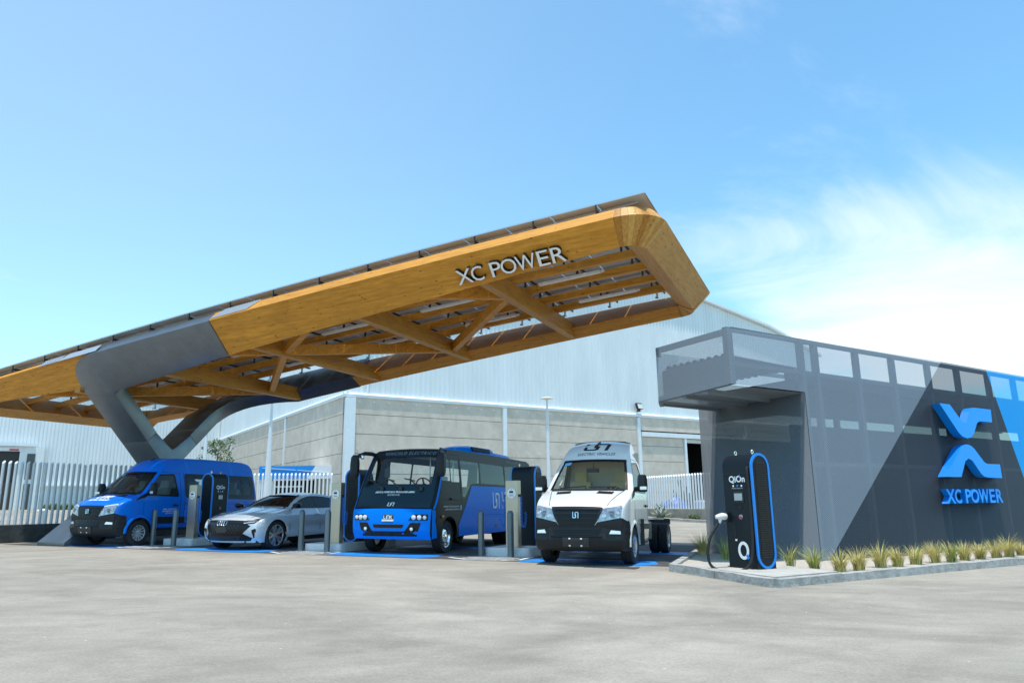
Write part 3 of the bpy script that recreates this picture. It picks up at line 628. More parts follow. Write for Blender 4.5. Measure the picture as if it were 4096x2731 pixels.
skin('overhang_rear_mesh', [(-1.9, 2.4, 3.38), (0, 2.4, 3.4), (0, 2.4, 4.6), (-1.9, 2.4, 4.58)], MATS['mesh_grey'])
skin('overhang_soffit_mesh', [(-2.3, .02, 3.48), (-.02, .02, 3.48), (-.02, 2.4, 3.40), (-1.9, 2.39, 3.385), (-2.3, 1.98, 3.40)], MATS['mesh_grey'])
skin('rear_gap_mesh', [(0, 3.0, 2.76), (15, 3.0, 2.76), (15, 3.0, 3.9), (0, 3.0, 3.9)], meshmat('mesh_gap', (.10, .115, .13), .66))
skin('rear_mesh_panel', [(0, 3.0, .02), (15, 3.0, .02), (15, 3.0, 2.75), (0, 3.0, 2.75)], MATS['mesh_grey'])
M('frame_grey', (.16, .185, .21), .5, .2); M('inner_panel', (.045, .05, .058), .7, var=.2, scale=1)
for i, x in enumerate([-2.2, .08, .58, 2.12, 3.61, 5.23, 6.69, 8.35, 9.85, 11.4, 13]):
    g = MB(); z0 = 3.5 if x < 0 else .02; g.box((x, .09, (z0+4.66)/2), (.12 if i else .16, .12, 4.64-z0)); g.build('post', MATS['frame_grey'], KB)
for y, z in ((.09, 4.63), (.09, 3.93), (.09, 2.0), (2.75, 4.5), (2.75, 3.5)):
    g = MB(); g.box((7.5 if z == 2.0 or y > 1 else 6.4, y, z), (14.8 if z == 2.0 or y > 1 else 17, .08, .09)); g.build('rail', MATS['frame_grey'], KB)
for p, q in [((-2.25, .1, 4.56), (-2.25, 2.0, 4.52)), ((-2.25, .1, 3.54), (-2.25, 2.0, 3.44)), ((-2.25, 2.0, 3.4), (-2.25, 2.0, 4.55)), ((-1.86, 2.36, 3.4), (-1.86, 2.36, 4.55)), ((-2.25, 2.0, 3.42), (-1.86, 2.36, 3.4)), ((-2.25, .7, 3.44), (-.05, .9, 3.44)), ((-2.25, 1.3, 3.43), (-.05, 1.5, 3.43)), ((-2.25, 2.0, 4.53), (-1.86, 2.36, 4.53)), ((-1.86, 2.34, 3.42), (0, 2.34, 3.4)), ((0.05, 2.95, 0), (.05, 2.95, 3.5))]:
    g = MB(); g.bar(p, q, .09, .11); g.build('frame_bar', MATS['frame_grey'], KB)
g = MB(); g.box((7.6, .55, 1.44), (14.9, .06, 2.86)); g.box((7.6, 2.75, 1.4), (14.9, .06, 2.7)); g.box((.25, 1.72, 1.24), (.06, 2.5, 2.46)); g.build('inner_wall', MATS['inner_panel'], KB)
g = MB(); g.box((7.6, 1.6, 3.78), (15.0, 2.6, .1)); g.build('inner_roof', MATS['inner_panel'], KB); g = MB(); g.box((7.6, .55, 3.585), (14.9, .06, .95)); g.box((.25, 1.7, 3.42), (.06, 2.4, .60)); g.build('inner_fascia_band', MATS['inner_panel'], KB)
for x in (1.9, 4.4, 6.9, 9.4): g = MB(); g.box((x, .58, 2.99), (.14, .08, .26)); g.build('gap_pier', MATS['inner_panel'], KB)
g = MB(); P = []; k = 0; y = .12
while y < 2.3:
    P += [(y, 0), (y+.07, 0), (y+.10, .05), (y+.15, .05)]; y += .19
n_ = len(P); g.add([(-2.2 if y < 1.9 else -1.8, y, 4.10+dz) for y, dz in P]+[(.1, y, 4.02+dz) for y, dz in P], [(i, i+1, n_+i+1, n_+i) for i in range(n_-1)]); g.build('corrugated_sheet', MATS['frame_grey'], KB, fix=False)
g = MB(); g.prism([(-2.2, .12, 3.55), (-2.2, 1.95, 3.5), (-2.2, 1.95, 4.06), (-2.2, .12, 4.10)], (.04, 0, 0)); g.build('inner_fascia', MATS['frame_grey'], KB)
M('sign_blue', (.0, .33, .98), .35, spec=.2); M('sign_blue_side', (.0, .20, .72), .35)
UP = [(4.99, 3.55), (5.48, 3.55), (5.98, 3.14), (6.08, 3.09), (6.18, 3.13), (6.42, 3.42), (6.55, 3.51), (6.7, 3.54), (7.58, 3.54), (7.54, 3.20), (6.88, 3.20), (6.74, 3.15), (6.48, 2.86), (6.32, 2.76), (6.1, 2.73), (5.88, 2.77), (5.7, 2.88)]
LO = [(4.83, 1.77), (5.55, 1.77), (5.85, 2.16), (6.03, 2.23), (6.2, 2.18), (6.55, 1.86), (6.7, 1.79), (6.86, 1.77), (7.62, 1.76), (7.61, 2.11), (6.95, 2.11), (6.8, 2.15), (6.4, 2.47), (6.24, 2.55), (6.04, 2.58), (5.82, 2.54), (5.66, 2.45)]
for pl_ in (UP, LO):
    g = MB(); g.prism([(s, -.22, z) for s, z in pl_], (0, .205, 0)); n_ = len(pl_)
    nt_ = len(tessellate_polygon([[Vector((s, z, 0)) for s, z in pl_]])); g.m = [0 if i < nt_ else 1 for i in range(len(g.f))]
    o = g.build('sign_emblem', [MATS['sign_blue'], MATS['sign_blue_side']], KB)
sign('XCPOWER', SP, 2.82, .34, .14, lambda u, v, d: Vector((4.84+u, -.02-d, 1.14+v)), KB, MATS['sign_blue'], MATS['sign_blue_side'], .022)
# ------------------------------------------------------------------ planter in front of it
M('gravel', (.56, .50, .42), .95, var=.35, scale=60, bump=1, bscale=120); M('kerb_worn', (.36, .355, .335), .92, var=.3, scale=5, bump=1, bscale=14)
tip = Vector((3.87, 11.33)); far = tip+Vector((RD.x, RD.y))*14
kerb('broken grey kerb round the gravel bed below the charger', [(4.42, 18.2), (2.9, 13.95), (tip.x, tip.y), (far.x, far.y)], .16, .13, MATS['kerb_worn'], 'planter_kerb')
bed = [(4.42, 18.2), (2.95, 13.95), (tip.x, tip.y+.05), (far.x, far.y), (far.x-2, far.y+3), (6, 18.6)]
g = MB(); n_ = 26; P = []
bm = bmesh.new(); bm.faces.new([bm.verts.new((x, y, 0)) for x, y in bed]); bmesh.ops.triangulate(bm, faces=bm.faces)
for k in range(1, 40):
    for no, co in (((1, 0, 0), (2.8+k*.35, 0, 0)), ((0, 1, 0), (0, 11.3+k*.35, 0))):
        bmesh.ops.bisect_plane(bm, geom=bm.verts[:]+bm.edges[:]+bm.faces[:], plane_co=co, plane_no=no)
for v in bm.verts: v.co.z = gz(v.co.x, v.co.y)+.085+.03*noise.noise(Vector((v.co.x*2, v.co.y*2, 1)))
me = bpy.data.meshes.new('gravel_bed'); bm.to_mesh(me); bm.free(); me.materials.append(MATS['gravel']); tag(link('gravel_bed', me), kind='structure')
g = MB(); pad = [(2.98, 13.9), (3.92, 11.5), (5.3, 12.45), (4.6, 14.2)]; g.prism([(x, y, gz(x, y)+.06) for x, y in pad], (0, 0, .075)); tag(g.build('charger_plinth', MATS['kerb_concrete']), kind='structure')
# ================================================================== vehicles: shared tools
def resample(pts, step):
    out_ = [Vector(pts[0])]
    for i in range(len(pts)-1):
        p, q = Vector(pts[i]), Vector(pts[i+1]); n_ = max(1, math.ceil((q-p).length/step))
        for k in range(1, n_+1): out_.append(p+(q-p)*(k/n_))
    return out_
def roundpoly(pts, rs, seg=4, closed=False):
    """polyline with rounded corners; rs = radius or list"""
    n_ = len(pts); P = [Vector(p) for p in pts]; Q = []
    for i in range(n_):
        r = rs[i] if isinstance(rs, (list, tuple)) else rs
        if (not closed and i in (0, n_-1)) or r <= 0: Q.append(P[i]); continue
        a, b, c = P[i-1], P[i], P[(i+1) % n_]; r = min(r, (a-b).length*.45, (c-b).length*.45)
        p0 = b+(a-b).normalized()*r; p1 = b+(c-b).normalized()*r
        for k in range(seg+1): t = k/seg; Q.append(p0*(1-t)**2+b*2*t*(1-t)+p1*t*t)
    return Q
def arch(u, r, z0, n_=12, z_c=.36):
    """wheel arch from rear to front along the lower edge (u falls towards the back)"""
    h = math.acos(clampf((z_c-z0)/r, -1, 1)) if True else 0
    th0 = math.asin(clampf((z0-z_c)/r, -1, 1)); P = []
    for k in range(n_+1):
        t = math.pi-th0+(th0-(math.pi-th0))*k/n_; P.append(Vector((u+r*math.cos(t), z_c+r*math.sin(t))))
    return P
def patch2d(outer, holes, fmap, off=.004, depth=.02, step=.14, mb=None, cuts=None):
    """curved sheet following fmap(x, y, offset) over a 2-D polygon with holes, with a rim of the given depth"""
    loops = [[Vector((p[0], p[1], 0)) for p in outer]]+[[Vector((p[0], p[1], 0)) for p in h] for h in holes]
    tri = tessellate_polygon(loops); flat = [p for l_ in loops for p in l_]
    bm = bmesh.new(); V = [bm.verts.new(p) for p in flat]
    for t in tri:
        try: bm.faces.new([V[i] for i in t])
        except ValueError: pass
    x0, x1 = min(p.x for p in flat), max(p.x for p in flat); y0, y1 = min(p.y for p in flat), max(p.y for p in flat)
    cx_, cy_ = cuts if cuts else ([x0+step*k for k in range(1, int((x1-x0)/step)+1)], [y0+step*k for k in range(1, int((y1-y0)/step)+1)])
    for c_ in cx_:
        if x0 < c_ < x1: bmesh.ops.bisect_plane(bm, geom=bm.verts[:]+bm.edges[:]+bm.faces[:], plane_co=(c_, 0, 0), plane_no=(1, 0, 0))
    for c_ in cy_:
        if y0 < c_ < y1: bmesh.ops.bisect_plane(bm, geom=bm.verts[:]+bm.edges[:]+bm.faces[:], plane_co=(0, c_, 0), plane_no=(0, 1, 0))
    bmesh.ops.dissolve_degenerate(bm, edges=bm.edges, dist=1e-5)
    inner = set()
    if depth:
        be = [e for e in bm.edges if len(e.link_faces) == 1]
        r = bmesh.ops.extrude_edge_only(bm, edges=be); inner = {v for v in r['geom'] if isinstance(v, bmesh.types.BMVert)}
    for v in bm.verts: v.co = fmap(v.co.x, v.co.y, off-depth if v in inner else off)
    mb = mb or MB(); bm.verts.index_update(); o = len(mb.v); mb.v += [v.co.copy() for v in bm.verts]
    for f in bm.faces: mb.f.append([o+v.index for v in f.verts]); mb.m.append(mb.mi)
    bm.free(); return mb
class Shell:
    """body from a side profile (u forward, z up; front bottom -> over the roof -> rear bottom) and a half-width function"""
    def __init__(s, prof, hw, bulge=lambda z: .1, r=.06, crown=.02, step=.12, rear_bulge=.04):
        s.p = resample(prof, step); s.raw = prof; s.hw = hw; s.bulge = bulge; s.r = r; s.crown = crown; s.rb = rear_bulge
        s.zmax = max(p.y for p in s.p); i_top = max(range(len(s.p)), key=lambda i: s.p[i].y); s.front = s.p[:i_top+1]; s.umid = s.p[i_top].x
        s.umin = min(p.x for p in s.p); s.umax = max(p.x for p in s.p)
    def u_at(s, z):
        F = s.front
        if z <= F[0].y: return F[0].x
        for i in range(len(F)-1):
            a, b = F[i], F[i+1]
            if a.y <= z <= b.y and b.y > a.y: return a.x+(b.x-a.x)*(z-a.y)/(b.y-a.y)
        return F[-1].x
    def z_at(s, u):
        best = None
        for i in range(len(s.p)-1):
            a, b = s.p[i], s.p[i+1]
            if min(a.x, b.x) <= u <= max(a.x, b.x) and a.x != b.x:
                z = a.y+(b.y-a.y)*(u-a.x)/(b.x-a.x); best = z if best is None else max(best, z)
        return best if best is not None else s.p[0].y
    def dpos(s, u, f, z, isfront):
        if isfront: u -= s.bulge(z)*f*f
        return u
    def P(s, u, v, z, front):
        h = s.hw(u, z); f = clampf(v/max(h, .01), -1.05, 1.05)
        return Vector((s.dpos(u, f, z, front), v, z))
    def front_pt(s, v, z, off):
        u = s.u_at(z); d = (s.u_at(z+.03)-s.u_at(z-.03))/.06; n_ = Vector((1, 0, -d)).normalized()
        return s.P(u, v, z, True)+n_*off
    def top_pt(s, u, v, off):
        z = s.z_at(u); d = (s.z_at(u+.04)-s.z_at(u-.04))/.08; n_ = Vector((-d, 0, 1)).normalized(); h = s.hw(u, z)
        return s.P(u, v, z, True)+n_*off+Vector((0, 0, s.crown*(1-(v/h)**2) if abs(v) < h else 0))
    def side_pt(s, sg): return lambda u, z, off: Vector((u-(s.bulge(z)*.9 if u > s.u_at(z)-.35 else 0)*clampf((u-(s.u_at(z)-.35))/.35, 0, 1), sg*(s.hw(u, z)+off), z))
    def side2(s, sg): return lambda u, z, off: Vector((u-s.bl(u, z), sg*(s.hw(u, z)+off), z))
    def bl(s, u, z):
        uf = s.u_at(z); return s.bulge(z)*clampf((u-(uf-.45))/.45, 0, 1)**2
    def build(s, name, mats, parent, bottom, holes=(), ws=None, seam_step=.2, nolid=(), sides=(1, -1), uright=None):
        """bottom: points from rear bottom back to front bottom; ws=(z0,z1,frac) leaves the windscreen open"""
        P = s.p; n_ = len(P); g = MB(); Nn = []
        for i in range(n_):
            d = (P[min(i+1, n_-1)]-P[max(i-1, 0)]).normalized(); Nn.append(Vector((d.y, -d.x)))
        Nn = [-x if x.dot(Vector((P[i].x-s.umid, P[i].y-1.0))) < 0 and False else x for i, x in enumerate(Nn)]
        Q = [P[i]-Nn[i]*s.r for i in range(n_)]
        fr = [-1, -.93, -.86, -.6, -.3, 0, .3, .6, .86, .93, 1]; arcs = [(math.sin(t), 1-math.cos(t)) for t in (rad(30), rad(60), rad(90))]
        rows = []
        for i in range(n_):
            u, z = P[i]; isf = i < len(s.front); h = s.hw(Q[i].x, Q[i].y); hc = h-s.r; row = []
            def pt(v, uu, zz):
                f = clampf(v/h, -1, 1); du = (s.bl(uu, zz)/max(1e-6, 1)*f*f if uu > s.umid else -s.rb*f*f*(1 if i > n_-8 else 0))
                return Vector((uu-du, v, zz))
            L_ = []
            for sx, cz in arcs[::-1]: q = P[i]-Nn[i]*(s.r*cz); L_.append(pt(-(hc+s.r*sx), q.x, q.y))
            for f in fr: L_.append(pt(f*hc, u, z)+Vector((0, 0, s.crown*(1-f*f)*max(0, Nn[i].y))))
            for sx, cz in arcs: q = P[i]-Nn[i]*(s.r*cz); L_.append(pt(hc+s.r*sx, q.x, q.y))
            rows.append(L_)
        o = len(g.v); m = len(rows[0])
        for r_ in rows: g.v += r_
        for i in range(n_-1):
            zm = (P[i].y+P[i+1].y)/2; um = (P[i].x+P[i+1].x)/2
            for k in range(m-1):
                fm = None
                if 3 <= k < 3+len(fr)-1: fm = (fr[k-3]+fr[k-2])/2
                if ws and fm is not None and i < len(s.front)-1 and ws[0] < zm < ws[1] and abs(fm) < ws[2]: continue
                g.f.append([o+i*m+k, o+i*m+k+1, o+(i+1)*m+k+1, o+(i+1)*m+k]); g.m.append(0)
        poly = [(q.x, q.y) for q in Q]+list(bottom)
        us = [s.umin+k*.17 for k in range(1, int((s.umax-s.umin)/.17)+1)]; zs = [.2+k*.12 for k in range(0, 24)]
        for sg in sides: patch2d(poly, holes if sg > 0 else (uright if uright is not None else holes), s.side2(sg), 0, 0, mb=g, cuts=(us, zs))
        return g.build(name, mats, parent, smooth=32)
    def glass_front(s, name, z0, z1, fr_, m, parent, off=-.006, n_=8):
        g = MB(); rows = []
        for j in range(n_+1):
            z = z0+(z1-z0)*j/n_; u = s.u_at(z); h = s.hw(u, z)-s.r; row = []
            for i in range(13):
                f = (-1+2*i/12)*fr_; v = f*h; row.append(Vector((u-s.bl(u, z)*(v/s.hw(u-s.r*.8, z-s.r*.5))**2+off, v, z)))
            rows.append(row)
        g.loft(rows, closed=False); return g.build(name, m, parent, smooth=60)
    def side(s, name, outer, m, parent, sg, off=.004, depth=.02, holes=(), step=.16): return patch2d(outer, holes, s.side2(sg), off, depth, step).build(name, m, parent, smooth=40)
    def frontp(s, name, outer, m, parent, off=.006, depth=.03, holes=(), step=.14): return patch2d(outer, holes, s.front_pt2, off, depth, step).build(name, m, parent, smooth=40)
    def front_pt2(s, v, z, off):
        u = s.u_at(z); d = (s.u_at(z+.03)-s.u_at(z-.03))/.06; n_ = Vector((1, 0, -d)).normalized(); h = s.hw(u-s.r*n_.x, z-s.r*n_.z)
        return Vector((u-s.bl(u, z)*min(1.0, (v/h)**2), v, z+s.crown*max(0, n_.z)*max(0, 1-(v/h)**2)))+n_*off
    def topp(s, name, outer, m, parent, off=.006, depth=.02, step=.14): return patch2d(outer, (), s.top_pt2, off, depth, step).build(name, m, parent, smooth=40)
    def top_pt2(s, u, v, off):
        z = s.z_at(u); d = (s.z_at(u+.04)-s.z_at(u-.04))/.08; n_ = Vector((-d, 0, 1)).normalized(); h = s.hw(u-s.r*n_.x, z-s.r*n_.z)
        return Vector((u-s.bl(u, z)*(v/h)**2, v, z+s.crown*max(0, 1-(v/h)**2)*n_.z))+n_*off
def text_on(body, size, fmap, origin, name, m, parent, xdir=1, off=.006, shear=0, spacing=1, stretch=1, bold=0):
    """flat lettering laid on a surface fmap(x, y, off); origin is the middle of the text"""
    vs, fs = text_loops(body, size, shear, spacing, bold=bold); g = MB()
    g.v = [fmap(origin[0]+xdir*v.x*stretch, origin[1]+v.y, off) for v in vs]; g.f = fs; g.m = [0]*len(fs); return g.build(name, m, parent, fix=False)
def polys_on(polys, sc_, fmap, origin, name, m, parent, xdir=1, off=.006, depth=.004, yscale=1):
    g = MB()
    for p in polys: patch2d([(origin[0]+xdir*q[0]*sc_, origin[1]+q[1]*sc_*yscale) for q in p], (), fmap, off, depth, 9, g)
    return g.build(name, m, parent, fix=False)
M('tyre', (.014, .0145, .016), .75, bump=.2, bscale=60); M('rim_alloy', (.62, .64, .66), .28, .85); M('rim_dark', (.03, .032, .035), .4, .5); M('steel_wheel', (.52, .54, .56), .35, .7, var=.1); M('chrome', (.8, .82, .84), .12, 1)
def wheel(parent, u, v, R, w_, rr, style, sg, zc=None):
    """wheel with its axis along v; sg=+1 shows its face to +v"""
    t = bpy.data.objects.new('wheel', None); COL.objects.link(t); t.parent = parent; t.location = (u, v, zc if zc else R); t.empty_display_size = .1
    if sg < 0: t.rotation_euler = (0, 0, math.pi)
    h = w_/2
    g = MB(); pr = [(rr*.97, -h*.8), (rr+.01, -h*.95), (R*.93, -h), (R*.985, -h*.82)]
    for k, y in enumerate((-.62, -.56, -.22, -.16, .16, .22, .56, .62)): pr.append((R if k in (0, 3, 4, 7) and False or k % 4 in (0, 3) else R-.009, h*y))
    pr += [(R*.985, h*.82), (R*.93, h), (rr+.01, h*.95), (rr*.97, h*.8)]
    g.lathe(pr, 36, 'Y'); g.build('tyre', MATS['tyre'], t, smooth=35)
    g = MB(); g.lathe([(rr*.985, h*.92), (rr*.95, h*.86), (rr*.90, h*.55), (rr*.86, -h*.3), (.02, -h*.3)], 32, 'Y'); g.build('rim_barrel', MATS['rim_dark'] if style in ('sport', 'alloy') else MATS['steel_wheel'], t, smooth=40)
    def spoke(ang, r0, r1, w0, w1, y0, y1, th, g, skew=0):
        ca, sa = math.cos(ang), math.sin(ang)
        def P(r, s_, y, sk=0): x = r; zz = s_; a2 = ang+sk; return Vector((math.cos(a2)*x-math.sin(a2)*zz, y, math.sin(a2)*x+math.cos(a2)*zz))
        g.loft([[P(r0, -w0/2, y0-th), P(r0, w0/2, y0-th), P(r0, w0/2*.8, y0), P(r0, -w0/2*.8, y0)], [P(r1, -w1/2, y1-th, skew), P(r1, w1/2, y1-th, skew), P(r1, w1/2*.8, y1, skew), P(r1, -w1/2*.8, y1, skew)]])
    g = MB()
    if style == 'alloy':
        for k in range(12): spoke(2*math.pi*k/12, rr*.24, rr*.96, .045, .06, h*.68, h*.86, .03, g, .28)
        g.lathe([(rr*1.0, h*.95), (rr*.93, h*.93), (rr*.9, h*.8)], 32, 'Y'); g.lathe([(rr*.30, h*.5), (rr*.30, h*.66), (rr*.24, h*.72), (.001, h*.74)], 20, 'Y'); g.build('rim', MATS['rim_alloy'], t, smooth=35)
    elif style == 'sport':
        for k in range(5):
            for d in (-.17, .17): spoke(2*math.pi*k/5+d*.5, rr*.16, rr*.97, .05, .075, h*.62, h*.9, .035, g, d*.9)
        g.lathe([(rr*1.0, h*.96), (rr*.95, h*.94), (rr*.93, h*.82)], 32, 'Y'); g.lathe([(rr*.2, h*.5), (rr*.2, h*.66), (.001, h*.7)], 20, 'Y'); g.build('rim', MATS['rim_alloy'], t, smooth=35)
        g = MB(); g.lathe([(rr*.80, h*.05), (rr*.80, h*.16), (.05, h*.16)], 28, 'Y'); g.build('brake_disc', MATS['steel_wheel'], t, smooth=30)
        g = MB(); g.box((-rr*.62, h*.2, .03), (rr*.26, .07, rr*.62)); g.build('brake_caliper', M('caliper_red', (.42, .01, .012), .4), t, bevel=.01)
    else:                                       # pressed steel truck wheel with hand holes and studs
        g.lathe([(rr*1.0, h*.95), (rr*.95, h*.9), (rr*.88, h*.55), (rr*.80, h*.42), (rr*.66, h*.62), (rr*.52, h*.66), (rr*.5, h*.58), (rr*.22, h*.58), (rr*.22, h*.9), (.001, h*.95)], 36, 'Y'); g.build('rim', MATS['chrome'] if style == 'chrome' else MATS['steel_wheel'], t, smooth=30)
        g = MB()
        for k in range(8):
            a = 2*math.pi*k/8; g.tube([(math.cos(a)*rr*.73, h*.42, math.sin(a)*rr*.73), (math.cos(a)*rr*.73, h*.60, math.sin(a)*rr*.73)], rr*.10, 10)
        g.build('hand_hole', MATS['rim_dark'], t)
        g = MB()
        for k in range(8):
            a = 2*math.pi*(k+.5)/8; g.tube([(math.cos(a)*rr*.38, h*.55, math.sin(a)*rr*.38), (math.cos(a)*rr*.38, h*(1.05 if style == 'studs' else .78), math.sin(a)*rr*.38)], .016, 6)
        g.build('wheel_stud', MATS['chrome'], t)
    return t
def seat(parent, u, v, z, m, w_=.5, name='seat'):
    g = MB(); g.box((u, v, z), (.5, w_, .16)); g.box((u-.28, v, z+.36), (.14, w_*.94, .62), mtx=Matrix.Rotation(rad(-10), 3, 'Y')); g.box((u-.36, v, z+.78), (.10, w_*.52, .22), mtx=Matrix.Rotation(rad(-8), 3, 'Y'))
    for s in (-.09, .09): g.tube([(u-.34, v+s, z+.62), (u-.36, v+s, z+.72)], .012, 6)
    return g.build(name, m, parent, bevel=.035, smooth=50)
def steering(parent, u, v, z, m, r=.2):
    g = MB(); T = Matrix.Rotation(rad(-62), 3, 'Y'); n_ = 28
    def ring(k): t = 2*math.pi*k/n_; return Vector((u, v, z))+T @ Vector((math.cos(t)*r, math.sin(t)*r, 0))
    g.tube([ring(k) for k in range(n_+1)], .019, 8, cap=False); c_ = Vector((u, v, z)); g.lathe([(.001, .02), (.075, .01), (.08, -.03)], 14, 'Z', (0, 0, 0))
    for i in range(len(g.v)-14*3, len(g.v)): g.v[i] = c_+T @ g.v[i]
    for k in (0, 10, 18): g.bar(c_, ring(k), .04, .02, up=T @ Vector((0, 0, 1)))
    return g.build('steering_wheel', m, parent, smooth=40)
glass('pane_clear', (.92, .97, .97), .02); glass('pane_tinted', (.72, .82, .84), .07); glass('pane_dark', (.16, .20, .22), .35)
M('paint_van_blue', (.0, .15, .68), .30, 0, coat=.22, spec=.2); M('paint_white_body', (.72, .73, .72), .25, 0, coat=1); M('paint_pearl', (.56, .62, .67), .24, .15, coat=1)
M('bumper_plastic', (.012, .0145, .018), .5, spec=.3); M('gloss_black', (.008, .009, .011), .28, spec=.3); M('underbody', (.012, .012, .013), .8); M('lamp_clear', (.78, .80, .82), .12, .25, coat=1); M('lamp_smoke', (.36, .39, .42), .10, .55, var=.5, scale=14, coat=1); M('lamp_inner', (.25, .27, .30), .15, .8); M('lamp_red', (.50, .02, .02), .2, coat=.8); M('lamp_amber', (.75, .19, .01), .25, coat=.6)
M('trim_beige', (.50, .44, .34), .7); M('seat_tan', (.58, .42, .22), .6, bump=.05); M('seat_grey', (.16, .17, .17), .7); M('wheel_brown', (.14, .05, .035), .5); M('dash_dark', (.035, .036, .038), .6); M('decal_white', (.82, .84, .85), .5); M('decal_black', (.012, .014, .02), .5); M('plate_black', (.02, .022, .025), .5); M('cab_inside', (.62, .57, .48), .8)
HEAD = math.atan2(-math.cos(AZ), -math.sin(AZ))
# ------------------------------------------------------------------ panel van / chassis cab (same front)
def v80(t, kind):
    van = kind == 'van'; paint = MATS['paint_van_blue' if van else 'paint_white_body']
    def hw(u, z):
        h = .985
        if z < .9: h -= .04*((.9-z)/.5)**2
        if z > 1.3: h -= .31*((z-1.3)/1.25)**1.27
        if u > .2: h -= .10*((u-.2)/.75)**2
        if van and u < -3.9: h -= .05*((-3.9-u)/.9)**2
        return h
    front = [(.80, .50), (.94, .62), (.975, .80), (.955, 1.02), (.915, 1.13), (.78, 1.235), (.45, 1.38), (.12, 1.49), (-.18, 1.80), (-.52, 2.15), (-.66, 2.32), (-.92, 2.50), (-1.25, 2.59)]
    rear = [(-2.4, 2.64), (-4.25, 2.62), (-4.6, 2.54), (-4.74, 2.36), (-4.80, 1.3), (-4.80, .46)] if van else [(-1.38, 2.595), (-1.50, 2.50), (-1.53, 2.3), (-1.53, .45)]
    S = Shell(roundpoly(front+rear, [0, .1, .1, .1, .06, .2, .3, .05, .1, .06, .15, .2, .2]+[.2]*len(rear)), hw, lambda z: .17 if z < 1.3 else .20, .07, .03)
    dw = roundpoly([(-.12, 1.49), (-.50, 2.04), (-1.20, 2.08), (-1.30, 1.46)], .06, closed=True); dw = [(p.x, p.y) for p in dw]
    holes = [dw]; bw = None
    if van:
        bw = [(p.x, p.y) for p in roundpoly([(-1.62, 1.40), (-1.62, 2.12), (-4.62, 2.12), (-4.66, 1.36)], .1, closed=True)]; holes.append(bw)
    bot = ([(-4.55, .42), (-4.33, .42)]+[(p.x, p.y) for p in arch(-3.85, .43, .42)]+[(-3.3, .42)] if van else [])+[(-1.5, .42), (-.5, .42)]+[(p.x, p.y) for p in arch(0, .45, .43)]+[(.62, .46)]
    S.build('body', paint, t, bot, holes, ws=(1.50, 2.13, .90))
    # windscreen with black edge
    S.glass_front('windshield', 1.485, 2.14, .915, MATS['pane_clear' if not van else 'pane_tinted'], t, -.004)
    for sg in (-1, 1):
        fr = [(.20, 1.40), (.05, 1.45), (-.10, 1.50), (-.50, 2.06), (-.56, 2.05), (-.18, 1.48), (-.1, 1.43)]
        S.side('side_window', [(p[0]*1.0, p[1]) for p in dw], MATS['pane_tinted'], t, sg, -.004, 0)
        S.side('window_seal', [(p.x, p.y) for p in roundpoly([(-.06, 1.45), (-.49, 2.08), (-1.23, 2.12), (-1.34, 1.42)], .07, closed=True)], MATS['gloss_black'], t, sg, .005, .01, [dw])
        S.side('quarter_trim', [(.22, 1.30), (.10, 1.46), (-.02, 1.50), (-.16, 1.50), (-.14, 1.40)], MATS['bumper_plastic'], t, sg, .008, .012)
        # door edges as thin dark gaps, handle
        for poly in ([(-.06, .55), (-.065, 1.42), (-.075, 1.42), (-.07, .55)], [(-1.40, .5), (-1.42, 2.14), (-1.43, 2.14), (-1.41, .5)], [(-.07, .552), (-1.40, .502), (-1.40, .493), (-.07, .543)], [(-.6, 2.17), (-1.42, 2.155), (-1.42, 2.148), (-.6, 2.16)]):
            S.side('door_gap', poly, MATS['underbody'], t, sg, .002, .004)
        g = MB(); g.box((-1.22, sg*(hw(-1.2, 1.16)+.02), 1.16), (.17, .035, .035)); g.box((-1.16, sg*(hw(-1.2, 1.16)), 1.16), (.05, .04, .06)); g.build('door_handle', MATS['bumper_plastic'], t, bevel=.01)
        # mirror
        m_ = bpy.data.objects.new('mirror', None); COL.objects.link(m_); m_.parent = t; m_.location = (-.26, sg*.97, 1.5); m_.empty_display_size = .05
        g = MB(); rows = []
        for z, su, sv in ((-.14, .6, .72), (-.12, .9, .92), (0, 1, 1), (.16, .95, .96), (.24, .8, .82), (.26, .5, .6)):
            rows.append([(x*su*.08+.03, sg*(.15+y*sv*.10), z*.9+.08) for x, y in ((-1, -1), (.3, -1), (1, -.6), (1.15, 0), (1, .6), (.3, 1), (-1, 1))])
        g.loft(rows); g.build('mirror_housing', MATS['bumper_plastic'], m_, smooth=40, bevel=.0)
        g = MB(); g.bar((-.05, sg*-.06, 0), (.02, sg*.10, .03), .07, .09); g.build('mirror_arm', MATS['bumper_plastic'], m_)
        g = MB(); g.box((.125, sg*.19, .03), (.03, .15, .07), rz=sg*-.3); g.build('turn_signal', MATS['lamp_clear'], m_, bevel=.01)
        # lamps
        hl = [(sg*a, b) for a, b in ((.54, 1.10), (.87, 1.175), (.895, 1.12), (.875, .94), (.43, .855))]
        hb = S.frontp('headlight', hl, MATS['lamp_smoke'], t, .014, .05)
        for (a, b, r) in ((.70, 1.005, .065), (.57, .975, .045), (.82, 1.03, .04)):
            g = MB(); c_ = S.front_pt2(sg*a, b, .012); g.lathe([(r, .0), (r*.92, .012), (r*.6, .008), (r*.55, .018), (.001, .026)], 20, 'X', c_); g.build('headlight_projector', MATS['lamp_inner'] if r > .05 else MATS['chrome'], hb, smooth=40)
        br = [(sg*a, b) for a, b in ((.53, 1.122), (.88, 1.19), (.905, 1.13), (.88, 1.165), (.53, 1.10))]
        S.frontp('headlight_brow', br, MATS['lamp_clear'], hb, .016, .02)
